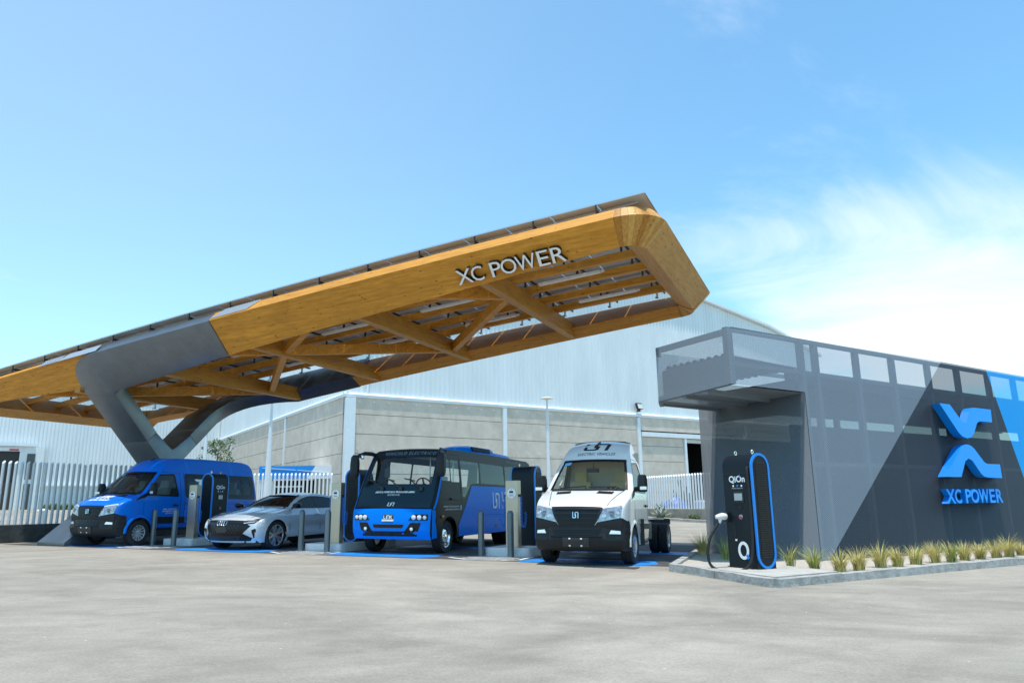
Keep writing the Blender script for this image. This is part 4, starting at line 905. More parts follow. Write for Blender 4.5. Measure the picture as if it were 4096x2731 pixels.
    # hood: leading edge, shut line, vents
    for sg in (-1, 1):
        S.topp('hood_gap', [(.14, sg*.80), (.88, sg*.60), (.88, sg*.612), (.14, sg*.812)], MATS['underbody'], t, .003, .004)
        S.topp('hood_vent', [(.26, sg*.30), (.30, sg*.62), (.42, sg*.60), (.40, sg*.28)], MATS['bumper_plastic'], t, .006, .01)
        for k in range(5):
            v = .34+k*.06; S.topp('vent_slat', [(.29, sg*v), (.39, sg*(v-.005)), (.39, sg*(v+.02)), (.29, sg*(v+.025))], MATS['gloss_black'], t, .012, .01)
    S.topp('cowl', [(.10, -.80), (.20, -.78), (.24, 0), (.20, .78), (.10, .80), (.14, 0)], MATS['bumper_plastic'], t, .008, .02)
    # grille
    S.frontp('grille', [(-.55, 1.135), (.55, 1.135), (.50, 1.0), (.37, .79), (-.37, .79), (-.50, 1.0)], MATS['bumper_plastic'], t, .010, .04)
    for k in range(4):
        z = 1.085-.078*k; w_ = .47-.04*k; g = S.frontp('grille_slat', [(-w_, z), (w_, z), (w_-.015, z-.042), (-w_+.015, z-.042)], MATS['gloss_black'], t, .013, .02)
        S.frontp('grille_bar', [(-w_-.01, z+.010), (w_+.01, z+.010), (w_, z-.004), (-w_, z-.004)], MATS['bumper_plastic'], t, .028, .03)
    S.frontp('emblem_plate', [(-.075, 1.045), (.075, 1.045), (.075, .905), (-.075, .905)], MATS['gloss_black'], t, .034, .04)
    polys_on(link_logo(.13), .11, S.front_pt2, (-.055, .925), 'emblem', MATS['chrome'], t, off=.046, depth=.015)
    # dark lower mask round the lamps
    S.frontp('front_mask', [(-.38, .79), (-.43, .85), (-.875, .938), (-.90, .93), (-.90, .70), (.90, .70), (.90, .93), (.875, .938), (.43, .85), (.38, .79)], MATS['bumper_plastic'], t, .009, .02)
    for sg in (-1, 1): S.side('front_mask_side', [(.93, .935), (.60, .87), (.46, .84), (.455, .62), (.95, .60)], MATS['bumper_plastic'], t, sg, .009, .02)
    # bumper
    def hwb(u, z): return 1.0-(.12*((u-.2)/.8)**2 if u > .2 else 0)-(.05*((.45-z)/.2)**2 if z < .45 else 0)
    Bm = Shell(roundpoly([(.60, .27), (.90, .29), (1.01, .40), (1.03, .54), (1.0, .62), (.985, .76), (.95, .86), (.86, .90)], .05), hwb, lambda z: .20, .04, 0, .06); Bm.umid = -9
    Bm.build('bumper', MATS['bumper_plastic'], t, [(.52, .88), (.47, .78), (.44, .6), (.41, .42), (.46, .28)])
    Bm.frontp('lower_intake', [(-.52, .745), (.52, .745), (.43, .585), (-.43, .585)], MATS['gloss_black'], t, .004, .01)
    for k in range(3): Bm.frontp('intake_bar', [(-.47+k*.02, .71-k*.045), (.47-k*.02, .71-k*.045), (.465-k*.02, .70-k*.045), (-.465+k*.02, .70-k*.045)], MATS['bumper_plastic'], t, .016, .02)
    for sg in (-1, 1):
        Bm.frontp('fog_recess', [(sg*.58, .60), (sg*.66, .725), (sg*.90, .70), (sg*.91, .50), (sg*.64, .50)], MATS['gloss_black'], t, .004, .01)
        Bm.frontp('fog_light', [(sg*.655, .63), (sg*.69, .70), (sg*.86, .685), (sg*.87, .625)], MATS['lamp_clear'], t, .014, .02)
    S2 = Bm; Bm.frontp('plate_holder', [(-.27, .555), (.27, .555), (.27, .39), (-.27, .39)], MATS['plate_black'], t, .02, .03)
    for x in (-.12, .12):
        for z in (.535, .41): Bm.frontp('plate_clip', [(x-.018, z-.01), (x+.018, z-.01), (x+.018, z+.012), (x-.018, z+.012)], MATS['decal_white'], t, .026, .008)
    g = MB(); g.prism([S2.front_pt2(v, .585, -.01) for v in (-.56, -.3, 0, .3, .56)]+[S2.front_pt2(v, .585, .035) for v in (.50, .3, 0, -.3, -.50)], (0, 0, -.02)); g.build('bumper_lip', MATS['bumper_plastic'], t)
    # wheel arch lips and liners
    arches = [(0, .45)]+([(-3.85, .43)] if van else [])
    for u, r in arches:
        for sg in (-1, 1):
            g = MB(); rows = []
            for k in range(15):
                a = math.pi*(k/14)*1.0; rows.append([Vector((u+math.cos(a)*rr_, sg*(hw(u, .8)+o_), .37+math.sin(a)*rr_*1.0)) for rr_, o_ in ((r-.01, -.02), (r-.01, .012), (r+.05, .012), (r+.075, -.006))])
            g.loft(rows, closed=False); g.build('arch_lip', paint, t, smooth=50)
            g = MB(); rows = []
            for k in range(13):
                a = math.pi*k/12; rows.append([Vector((u+math.cos(a)*(r+.0), sg*y, .36+math.sin(a)*(r+.0))) for y in (.95, .55)])
            g.loft(rows, closed=False); g.build('wheel_well', MATS['underbody'], t)
    # underside
    g = MB(); L_ = 4.7 if van else 1.5; g.box((-.28-L_/2+.4, 0, .50), (L_-.1, 1.1, .12)); g.box((.35, 0, .45), (.6, 1.0, .2)); g.box((0, 0, .36), (.12, 1.5, .12)); g.build('underside', MATS['underbody'], t)
    # wipers
    for v0, v1 in ((-.62, -.02), (.05, .62)):
        g = MB(); p = S.front_pt2(v0, 1.50, .03); q = S.front_pt2(v1, 1.535, .02); g.bar(p, q, .02, .025); g.bar(q, S.front_pt2(v1+.02, 1.47, .03), .02, .02); g.build('wiper', MATS['decal_black'], t)
    # inside
    g = MB(); g.prism([(.10, -.86, 1.12), (.05, -.86, 1.44), (-.30, -.86, 1.43), (-.42, -.86, 1.25), (-.40, -.86, 1.0)], (0, 1.72, 0)); g.build('dashboard', MATS['dash_dark'], t, bevel=.03)
    g = MB(); g.box((-.8, 0, .72), (1.4, 1.74, .08)); g.build('cab_floor', MATS['dash_dark'], t)
    sm = MATS['seat_tan'] if not van else M('seat_taupe', (.24, .21, .17), .7)
    for v in (-.48, .46): seat(t, -.84, v, 1.02, sm, .52)
    steering(t, -.45, .46, 1.40, MATS['wheel_brown'] if not van else MATS['dash_dark'])
    g = MB(); g.box(S.front_pt2(-.02, 2.02, -.16), (.05, .28, .09)); g.tube([S.front_pt2(0, 2.02, -.15), S.front_pt2(0, 2.10, -.04)], .012, 6); g.build('rear_view_mirror', MATS['dash_dark'], t, bevel=.015)
    if not van:
        g = MB(); g.box((-1.46, 0, 1.55), (.04, 1.62, 1.6)); g.build('rear_lining', MATS['cab_inside'], t)
        g = MB(); g.tube([S.front_pt2(-.73, 1.66, -.10), S.front_pt2(-.73, 1.70, -.16), S.front_pt2(-.71, 1.84, -.17), S.front_pt2(-.70, 1.90, -.10)], .02, 8); g.build('grab_handle', MATS['cab_inside'], t, smooth=60)
    S.frontp('windshield_sticker', [(-.70, 2.03), (-.52, 2.04), (-.51, 2.10), (-.68, 2.09)], M('sticker_blue', (.15, .45, .75), .5), t, .002, .003)
    g = MB(); g.tube([(-1.02, 0.02, 2.545), (-1.05, 0.02, 2.60), (-1.10, .02, 2.60)], .014, 8); g.box((-1.0, .02, 2.545), (.10, .06, .05)); g.build('antenna', MATS['decal_black'], t)
    # black edge of the windscreen
    for sg in (-1, 1): S.frontp('windshield_frame', [(sg*(hw(S.u_at(z), z)-.07)*.90, z) for z in (1.49, 1.7, 1.9, 2.14)]+[(sg*(hw(S.u_at(z), z)-.07)*.965, z) for z in (2.14, 1.9, 1.7, 1.49)], MATS['gloss_black'], t, .005, .01)
    S.frontp('windshield_top_band', [(-.72, 2.10), (.72, 2.10), (.71, 2.15), (-.71, 2.15)], MATS['gloss_black'], t, .005, .01)
    for u, v, st in ((0, .86, None), (0, -.86, None)):
        wheel(t, u, v, .37, .235, .225, 'alloy' if van else 'studs', 1 if v > 0 else -1)
    if van:
        for v in (.86, -.86): wheel(t, -3.85, v, .37, .235, .225, 'alloy', 1 if v > 0 else -1)
        wins = [[(-1.72, 1.50), (-1.72, 2.04), (-2.42, 2.04), (-2.42, 1.50)], [(-2.52, 1.50), (-2.52, 2.04), (-3.28, 2.04), (-3.28, 1.50)], [(-3.36, 1.50), (-3.36, 2.04), (-4.02, 2.04), (-4.02, 1.50)], [(-4.10, 1.50), (-4.10, 2.04), (-4.44, 2.03), (-4.50, 1.52)]]
        wins = [[(p.x, p.y) for p in roundpoly(w_, .06, closed=True)] for w_ in wins]
        big = [(p.x, p.y) for p in roundpoly([(-1.60, 1.38), (-1.60, 2.14), (-4.64, 2.14), (-4.68, 1.34)], .1, closed=True)]
        for sg in (-1, 1):
            S.side('window_band', big, MATS['gloss_black'], t, sg, .004, .02, wins)
            for w_ in wins: S.side('side_window', w_, MATS['pane_tinted'], t, sg, .002, 0)
            S.side('side_moulding', [(-.62, .62), (-.60, .82), (-3.30, .80), (-3.28, .60)], MATS['bumper_plastic'], t, sg, .012, .02)
            S.side('side_moulding', [(-4.36, .62), (-4.36, .80), (-4.74, .80), (-4.74, .62)], MATS['bumper_plastic'], t, sg, .012, .02)
            S.side('sill', [(-.55, .42), (-.55, .50), (-3.35, .48), (-3.35, .40)], MATS['bumper_plastic'], t, sg, .004, .02)
            S.side('body_crease', [(-1.55, 1.215), (-4.72, 1.19), (-4.72, 1.182), (-1.55, 1.205)], MATS['underbody'], t, sg, .002, .004)
            S.side('sliding_door_gap', [(-1.56, .5), (-1.57, 2.2), (-1.58, 2.2), (-1.57, .5)], MATS['underbody'], t, sg, .002, .004)
            S.side('tail_light', [(-4.66, 1.10), (-4.66, 1.36), (-4.765, 1.36), (-4.77, .85), (-4.72, .85)], MATS['lamp_red'], t, sg, .008, .02)
        for r_ in (-1.9, -2.75, -3.6, -4.3):
            for v in (-.5, .5): seat(t, r_, v, 1.02, MATS['seat_grey'], .8)
        hood = lambda x, y, off: S.top_pt2(.60-y, x, off)
        polys_on(link_word(.22), .185, hood, (-.27, .03), 'hood_lettering', MATS['decal_white'], t, off=.008, depth=.004)
        text_on('ELECTRIC VEHICLES', .085, hood, (-.02, -.08), 'hood_lettering', MATS['decal_white'], t, off=.008, stretch=1.1, bold=.008)
        polys_on([stroke([(0, 0), (.24, .17)], .05)], 1, hood, (.20, .12), 'hood_mark', MATS['decal_white'], t, off=.008, depth=.004)
        sd_ = S.side2(1); sl_ = lambda x, y, off: sd_(-1.02-x, .98+y, off)
        for k, s_ in enumerate(('PARA CONSTRUIR', 'UN MEJOR PLANETA', 'ELECTRIFICATE')): text_on(s_, .06 if k < 2 else .045, sl_, (0, .06-.06*k), 'side_lettering', MATS['decal_white'], t, off=.006)
        sl2 = lambda x, y, off: sd_(-2.95-x, 1.05+y, off)
        polys_on(link_logo(.12, .06), .34, sl2, (-.3, -.1), 'side_emblem', MATS['decal_white'], t, depth=.004); text_on('ELECTRIC VEHICLES', .09, sl2, (.1, -.24), 'side_lettering', MATS['decal_white'], t)
        g = MB(); rows = []
        for z in (2.35, 2.60): pass
    else:
        polys_on(link_logo(.15, .10), .50, S.front_pt2, (-.27, 2.355), 'roof_emblem', MATS['decal_black'], t, off=.006, yscale=.32)
        text_on('ELECTRIC VEHICLES', .085, S.front_pt2, (0.02, 2.27), 'roof_lettering', MATS['decal_black'], t, spacing=1.15, shear=.2)
        # chassis behind the cab
        g = MB()
        for v in (-.40, .40): g.box((-3.05, v, .70), (3.2, .09, .20))
        for u in (-1.8, -2.6, -3.3, -4.1, -4.62): g.box((u, 0, .70), (.10, .74, .16))
        g.build('chassis_frame', MATS['dash_dark'], t)
        g = MB(); g.box((-2.35, .62, .58), (1.1, .34, .42)); g.box((-2.35, -.62, .58), (1.1, .34, .42)); g.build('battery_box', MATS['dark_steel'], t, bevel=.03)
        g = MB(); g.box((-2.0, 0, .98), (.55, .7, .34)); g.box((-2.7, .1, .92), (.5, .5, .22)); g.build('power_unit', MATS['underbody'], t, bevel=.03)
        g = MB(); g.box((-3.85, 0, .37), (.16, 1.6, .16)); g.lathe([(.001, -.2), (.18, -.12), (.2, 0), (.18, .12), (.001, .2)], 14, 'X', (-3.85, 0, .37)); g.build('rear_axle', MATS['underbody'], t)
        g = MB(); g.box((-4.66, 0, .74), (.06, 1.9, .12)); g.box((-4.68, .86, .80), (.08, .14, .05)); g.build('rear_crossmember', MATS['dash_dark'], t)
        for sg in (-1, 1):
            g = MB(); g.box((-.62, sg*.93, .62), (.05, .24, .55)); g.build('mud_flap', MATS['underbody'], t)
            S.side('side_moulding', [(-.56, .46), (-.52, .82), (-1.52, .80), (-1.52, .46)], MATS['paint_white_body'], t, sg, .004, .01)
            S.side('side_moulding', [(-.54, .68), (-.52, .80), (-1.52, .78), (-1.52, .66)], MATS['dash_dark'], t, sg, .012, .02)
            g = MB(); g.box((-1.0, sg*.93, .40), (.9, .10, .05)); g.build('step_bar', MATS['bumper_plastic'], t, bevel=.015)
            for v, st in ((.93, 'studs'), (.69, 'steel')): wheel(t, -3.85, sg*v, .37, .215, .225, st, sg)
        g = MB(); g.tube([(-1.38, v*.062, 2.585+.035*(1-(v/10)**2)) for v in range(-9, 10)], .02, 6); g.build('roof_seal', MATS['decal_black'], t)
def place(a, b, yaw_off=0):
    """front-axle centre at bay coordinates (a, b)"""
    return W(a, b), HEAD+yaw_off
loc, yaw = place(19.85, 15.75, rad(0))
VAN = thing('minibus_van', 'high-roof blue minibus van with sunlit hood beside the X column', 'van', loc, yaw, tilt=True); v80(VAN, 'van')
loc, yaw = place(4.88, 15.15, rad(2.5))
TRK = thing('chassis_cab_truck', 'white high-roof cab truck with bare rear chassis, nearest the kiosk', 'truck', loc, yaw, tilt=True); v80(TRK, 'truck')
# ------------------------------------------------------------------ small electric bus
def bus(t):
    dk = M('paint_bus_black', (.003, .020, .032), .28, 0, coat=.1, spec=.25); bl = M('paint_bus_blue', (.0, .20, .76), .36, 0, coat=.05, spec=.06); sk = M('paint_bus_side', (.008, .011, .013), .42, 0, spec=.18)
    def hw(u, z):
        h = 1.16
        if z < .8: h -= .03*((.8-z)/.4)**2
        if z > 1.2: h -= .15*((z-1.2)/1.5)**1.2
        if u > .3: h -= .05*((u-.3)/.7)**2
        return h
    prof = [(.96, .36), (1.05, .50), (1.06, .80), (1.03, 1.07), (.94, 1.16), (.70, 1.68), (.34, 2.36), (.25, 2.50), (.10, 2.58), (-.3, 2.61), (-3, 2.62), (-6.3, 2.59), (-6.52, 2.5), (-6.6, 2.2), (-6.62, .45)]
    S = Shell(roundpoly(prof, [0, .05, .1, .05, .1, .05, .05, .1, .15, .2, .2, .2, .12, .2, 0]), hw, lambda z: .16, .06, .03, .12)
    def R(p, r=.05): return [(q.x, q.y) for q in roundpoly(p, r, closed=True)]
    W1 = R([(.46, 1.78), (.24, 2.32), (-.10, 2.32), (-.10, 1.78)]); W2 = R([(-.16, 1.76), (-.16, 2.32), (-.66, 2.32), (-.66, 1.76)])
    W3 = R([(-.82, 1.38), (-.80, 2.33), (-2.02, 2.33), (-2.02, 1.76), (-1.42, 1.74), (-.98, 1.38)], .04); W4 = R([(-2.12, 1.76), (-2.12, 2.33), (-3.96, 2.33), (-3.96, 1.76)]); W5 = R([(-4.06, 1.76), (-4.06, 2.33), (-6.1, 2.33), (-6.1, 1.76)])
    W3r = R([(-.80, .55), (-.80, 2.33), (-2.02, 2.33), (-2.02, .55)], .04)
    bot = [(-6.5, .40), (-5.05, .40)]+[(p.x, p.y) for p in arch(-4.5, .50, .40, z_c=.40)]+[(-.60, .38)]+[(p.x, p.y) for p in arch(0, .50, .38, z_c=.40)]+[(.60, .36)]
    S.build('body', sk, t, bot, [W1, W2, W3, W4, W5], ws=(1.69, 2.42, .90), uright=[W1, W3r, W4, W5])
    S.glass_front('windshield', 1.66, 2.38, .915, MATS['pane_clear'], t, -.004)
    for sg, ws_ in ((1, (W1, W2, W3, W4, W5)), (-1, (W1, W3r, W4, W5))):
        for w_ in ws_: S.side('side_window', w_, MATS['pane_clear'], t, sg, -.003, 0)
        for poly in ([(-.70, 1.7), (-.74, .5), (-.75, .5), (-.71, 1.7)], [(.52, 1.32), (-.74, 1.30), (-.74, 1.29), (.52, 1.31)], [(-.72, 1.5), (-.72, 2.45), (-.735, 2.45), (-.735, 1.5)], [(-.72, 2.46), (.2, 2.46), (.2, 2.45), (-.72, 2.45)]):
            S.side('door_gap', poly, MATS['underbody'], t, sg, .002, .004)
    # dark front mask: one raked panel with the windscreen opening
    zs = [1.10, 1.3, 1.5, 1.66]; hx = lambda z: hw(S.u_at(z), z)-.075
    S.frontp('front_panel', [(-hx(z), z) for z in zs]+[(hx(z), z) for z in zs[::-1]], dk, t, .008, .02)
    S.frontp('forehead_panel', [(-hx(2.37), 2.37), (-hx(2.56), 2.56), (hx(2.56), 2.56), (hx(2.37), 2.37)], dk, t, .008, .02)
    for sg in (-1, 1):
        z4 = (1.66, 1.9, 2.15, 2.37); S.frontp('windshield_pillar', [(sg*hx(z), z) for z in z4]+[(sg*(hx(z)*.895), z) for z in z4[::-1]], dk, t, .008, .02)
        # blue strip running up the corner pillar
        z5 = (1.08, 1.4, 1.8, 2.2, 2.44); S.side('corner_strip', [(S.u_at(z)-.05, z) for z in z5]+[(S.u_at(z)-.17, z) for z in z5[::-1]], bl, t, sg, .008, .02)
    # blue front
    hb = lambda z: hw(S.u_at(z), z)-.02
    recess = []
    S.frontp('front_bumper', [(-hb(.37), .37), (hb(.37), .37), (hb(.6), .6), (hb(.82), .82), (hb(1.07), 1.07), (-hb(1.07), 1.07), (-hb(.82), .82), (-hb(.6), .6)], bl, t, .012, .03)
    for sg in (-1, 1):
        S.side('bumper_side', [(1.0, 1.06), (.80, 1.06), (.78, .90), (.80, .80), (.62, .40), (.95, .37)], bl, t, sg, .010, .02)
        S.frontp('lamp_recess', [(sg*a, z) for a, z in ((1.03, .955), (.66, .955), (.54, .81), (1.03, .81))], MATS['gloss_black'], t, .017, .03)
        for a in (.68, .82, .95):
            g = MB(); r = .058 if a < .9 else .048; g.lathe([(r, 0), (r, .02), (r*.8, .03), (.001, .036)], 18, 'X', S.front_pt2(sg*a, .88, .015)); g.build('headlight', MATS['lamp_clear'], t, smooth=40)
        g = MB(); g.lathe([(.07, 0), (.065, .03), (.05, .03)], 16, 'X', S.front_pt2(sg*.64, .61, .02)); g.build('fog_bezel', MATS['bumper_plastic'], t); g = MB(); g.lathe([(.045, 0), (.04, .03), (.001, .035)], 16, 'X', S.front_pt2(sg*.64, .61, .02)); g.build('fog_light', MATS['lamp_clear'], t, smooth=40)
        sd_ = S.side2(sg); g = MB(); g.lathe([(.001, -.05), (.03, -.035), (.035, 0), (.03, .035), (.001, .05)], 10, 'X', sd_(.42, .90, .02)); g.build('side_marker', MATS['lamp_amber'], t, smooth=60)
    S.frontp('lower_grille', [(-.86, .755), (-.60, .755), (-.45, .555), (.45, .555), (.60, .755), (.86, .755), (.75, .445), (-.75, .445)], MATS['gloss_black'], t, .017, .03)
    for k in range(5):
        S.frontp('grille_slot', [(-.68+.28*k, .525), (-.46+.28*k, .525), (-.46+.28*k, .475), (-.68+.28*k, .475)], MATS['bumper_plastic'], t, .022, .01)
    S.frontp('upper_slot', [(-.43, .715), (.43, .715), (.39, .635), (-.39, .635)], MATS['gloss_black'], t, .017, .02)
    S.frontp('badge_plate', [(-.145, .945), (.145, .945), (.145, .775), (-.145, .775)], MATS['decal_black'], t, .018, .01)
    polys_on(link_word(.17), .083, S.front_pt2, (-.115, .845), 'badge_lettering', MATS['decal_white'], t, off=.021, depth=.003); text_on('ELECTRIC VEHICLES', .036, S.front_pt2, (0, .808), 'badge_lettering', MATS['decal_white'], t, off=.021, bold=.01)
    polys_on(link_logo(.13, .12), .16, S.front_pt2, (-.09, 1.125), 'front_emblem', MATS['decal_white'], t, off=.012, depth=.003, yscale=.62)
    text_on('¡SIENTE EL PODER DE LA TECNOLOGÍA LIMPIA!', .055, S.front_pt2, (0.0, 1.475), 'front_lettering', MATS['decal_white'], t, off=.012, shear=.25, spacing=.95, bold=.002)
    text_on('ELECTRIFICATE:', .05, S.front_pt2, (0.0, 1.405), 'front_lettering', MATS['decal_white'], t, off=.012, shear=.25)
    text_on('VEHICULO ELECTRICO', .105, S.front_pt2, (.1, 2.455), 'forehead_lettering', M('decal_grey', (.25, .30, .34), .5), t, off=.012, shear=.2, spacing=1.35, stretch=1.05)
    # side livery
    arc = [(p.x, p.y) for p in arch(-4.5, .52, .40, z_c=.40)]
    lv = [(-1.45, 1.69), (-6.55, 1.69), (-6.55, .41), (-5.06, .41)]+arc+[(-.64, .39), (-.55, .66)]
    for sg in (-1, 1):
        S.side('blue_side_panel', lv if sg > 0 else [(-2.15, 1.69)]+lv[1:-2]+[(-2.15, .39)], bl, t, sg, .005, .01)
        sd_ = S.side2(sg); fm = (lambda x, y, off, sd_=sd_, sg=sg: sd_(-3.55-sg*x, 1.30+y, off))
        polys_on(link_logo(.12, .02), .46, fm, (-.62, -.23), 'side_emblem', MATS['decal_white'], t, off=.011, depth=.004); polys_on(link_word(.15), .28, fm, (.12, -.02), 'side_lettering', MATS['decal_white'], t, off=.011, depth=.004); text_on('ELECTRIC VEHICLES', .13, fm, (.62, -.19), 'side_lettering', MATS['decal_white'], t, off=.011)
        f2 = (lambda x, y, off, sd_=sd_, sg=sg: sd_(-.10-sg*x, 1.08+y, off))
        if sg > 0:
            text_on('¡MÁS EFICIENTE, MÁS ECOLÓGICO, MÁS INTELIGENTE', .052, f2, (0, .06), 'side_lettering', MATS['decal_white'], t, off=.006, spacing=.86, stretch=.85); text_on('¡ÚNETE A LA REVOLUCIÓN ELÉCTRICA AQUÍ!', .052, f2, (.06, -.01), 'side_lettering', MATS['decal_white'], t, off=.006, spacing=.86, stretch=.9)
            S.side('side_sticker', [(-.64, 1.05), (-.64, 1.17), (-.72, 1.17), (-.72, 1.05)], M('sticker_blue', (.15, .45, .75), .5), t, sg, .006, .008)
            text_on('VEHICULO ELECTRICO', .10, (lambda x, y, off, sd_=sd_: sd_(-4.9-x, 2.47+y, off)), (0, 0), 'side_lettering', M('decal_grey', (.25, .30, .34), .5), t, spacing=1.3, shear=.2)
        for r_ in range(4):
            for k in range(9): S.side('vent_slot', [(-2.55-.14*k, .80-.05*r_), (-2.63-.14*k, .80-.05*r_), (-2.63-.14*k, .788-.05*r_), (-2.55-.14*k, .788-.05*r_)], M('vent_pale', (.12, .30, .62), .5), t, sg, .010, .004)
        S.side('panel_gap', [(-2.2, .91), (-4.0, .90), (-4.0, .892), (-2.2, .902)], MATS['underbody'], t, sg, .008, .004)
        S.side('lock_flap', [(-3.1, .55), (-3.1, .62), (-3.22, .62), (-3.22, .55)], MATS['gloss_black'], t, sg, .010, .01)
        g = MB(); g.box((-.15, sg*(hw(0, 1.35)+.02), 1.33), (.22, .04, .05)); g.build('door_handle', MATS['bumper_plastic'], t, bevel=.01)
        for u in (0, -4.5):
            g = MB(); rows = []
            for k in range(13):
                a = math.pi*k/12; rows.append([Vector((u+math.cos(a)*.5, sg*y, .40+math.sin(a)*.5)) for y in (1.04, .5)])
            g.loft(rows, closed=False); g.build('wheel_well', MATS['underbody'], t)
        wheel(t, 0, sg*.96, .40, .24, .255, 'chrome', sg)
        for v in (.98, .72): wheel(t, -4.5, sg*v, .40, .22, .255, 'chrome' if v > .9 else 'steel', sg)
        # mirror on a curved horn
        m_ = bpy.data.objects.new('mirror', None); COL.objects.link(m_); m_.parent = t; m_.location = (.2, sg*.98, 2.42); m_.empty_display_size = .05
        g = MB(); g.tube([(-.25, 0, .02), (.05, sg*.04, .07), (.30, sg*.10, .07), (.46, sg*.18, .0), (.52, sg*.24, -.10)], .05, 8, rs=[.05, .055, .05, .05, .045]); g.build('mirror_arm', MATS['bumper_plastic'], m_, smooth=60)
        g = MB(); rows = []
        for z, s_ in ((.02, .45), (-.04, .85), (-.2, 1), (-.42, 1), (-.52, .9), (-.56, .5)): rows.append([(.53+x*.075*s_, sg*(.26+y*.11*s_), z) for x, y in ((-1, -1), (.4, -1), (1, -.5), (1, .5), (.4, 1), (-1, 1))])
        g.loft(rows); g.build('mirror_housing', MATS['bumper_plastic'], m_, smooth=40)
        if sg < 0: g = MB(); g.lathe([(.06, 0), (.05, .03), (.001, .045)], 14, 'X', (.42, sg*.10, -.03)); g.build('spot_mirror', MATS['chrome'], m_, smooth=50)
    for v0, v1, s_ in ((-.92, -.42, 1), (-.36, .12, 1), (.2, .66, 1)):
        g = MB(); p = S.front_pt2(v0, 1.80, .03); q = S.front_pt2(v1, 1.66, .04); r = S.front_pt2(v1+.06, 1.55, .03); g.bar(p, S.front_pt2(v0+.30, 1.74, .03), .025, .03); g.bar(S.front_pt2(v0+.14, 1.78, .045), r, .022, .025); g.box(r, (.07, .09, .09)); g.build('wiper', MATS['decal_black'], t)
    # roof unit
    g = MB(); rows = []
    for u, h, w_ in ((-1.35, .02, .62), (-1.5, .24, .66), (-1.75, .30, .68), (-3.0, .31, .70), (-3.15, .28, .70), (-3.35, .20, .70), (-4.6, .18, .68), (-4.85, .12, .62), (-4.95, .0, .58)):
        rows.append([(u-1.25, y*w_*.80, 2.60+max(.0, h*zf)) for y, zf in ((-1.08, 0), (-1.0, .5), (-.86, .9), (-.5, 1), (0, 1.02), (.5, 1), (.86, .9), (1.0, .5), (1.08, 0))])
    g.loft(rows); ac = g.build('roof_unit', bl, t, smooth=35)
    for sg in (-1, 1):
        for k in range(12):
            u = -2.80-.115*k; g = MB(); g.box((u, sg*.54, 2.79), (.055, .05, .15), mtx=Matrix.Rotation(rad(12), 3, 'Y') @ Matrix.Rotation(sg*rad(28), 3, 'X')); g.build('roof_vent', MATS['gloss_black'], ac, bevel=.012)
    g = MB(); g.box((-2.9, 0, .52), (6.9, 1.5, .16)); g.box((-2.9, 0, .80), (7.0, 1.9, .05)); g.box((0, 0, .40), (.12, 1.6, .12)); g.box((-4.5, 0, .40), (.2, 1.6, .2)); g.build('underside', MATS['underbody'], t)
    for k, (u, v) in enumerate([(-1.5, -.4), (-1.9, .5)]): g = MB(); g.box((u, v, .42), (.5, .3, .14)); g.build('underbody_box', MATS['underbody'], t)
    # inside
    g = MB(); g.prism([(.72, -.92, 1.1), (.62, -.92, 1.60), (.15, -.92, 1.62), (.05, -.92, 1.45), (.05, -.92, 1.1)], (0, 1.84, 0)); g.build('dashboard', M('dash_blue_grey', (.06, .09, .11), .6), t, bevel=.03)
    steering(t, .0, .42, 1.66, M('rim_red', (.30, .02, .02), .5), .22)
    seat(t, -.45, .45, 1.25, MATS['seat_grey'], .5)
    for u in (-2.4, -3.2, -4.0, -4.8, -5.6):
        for v in (-.62, .6): seat(t, u, v, .85, MATS['seat_grey'], .40)
    g = MB(); g.box((-3.2, 0, 2.51), (6.2, 1.7, .04)); g.build('ceiling_lining', M('lining_grey', (.62, .66, .68), .7), t)
    for u, v in ((-.75, .2), (-2.1, .25), (-3.9, .25)): g = MB(); g.tube([(u, v, .85), (u, v, 2.5)], .018, 8); g.build('grab_pole', MATS['alu'], t)
    g = MB(); g.tube([S.front_pt2(-.60, 2.30, -.08), S.front_pt2(-.60, 2.28, -.2), S.front_pt2(-.58, 2.2, -.25)], .014, 6); g.box(S.front_pt2(-.56, 2.10, -.26), (.05, .13, .24)); g.build('inner_mirror', MATS['dash_dark'], t)
loc, yaw = place(10.2, 16.6, rad(3.0))
BUS = thing('electric_bus', 'small blue and black electric bus with raked windscreen and roof unit', 'bus', loc, yaw, tilt=True); bus(BUS)
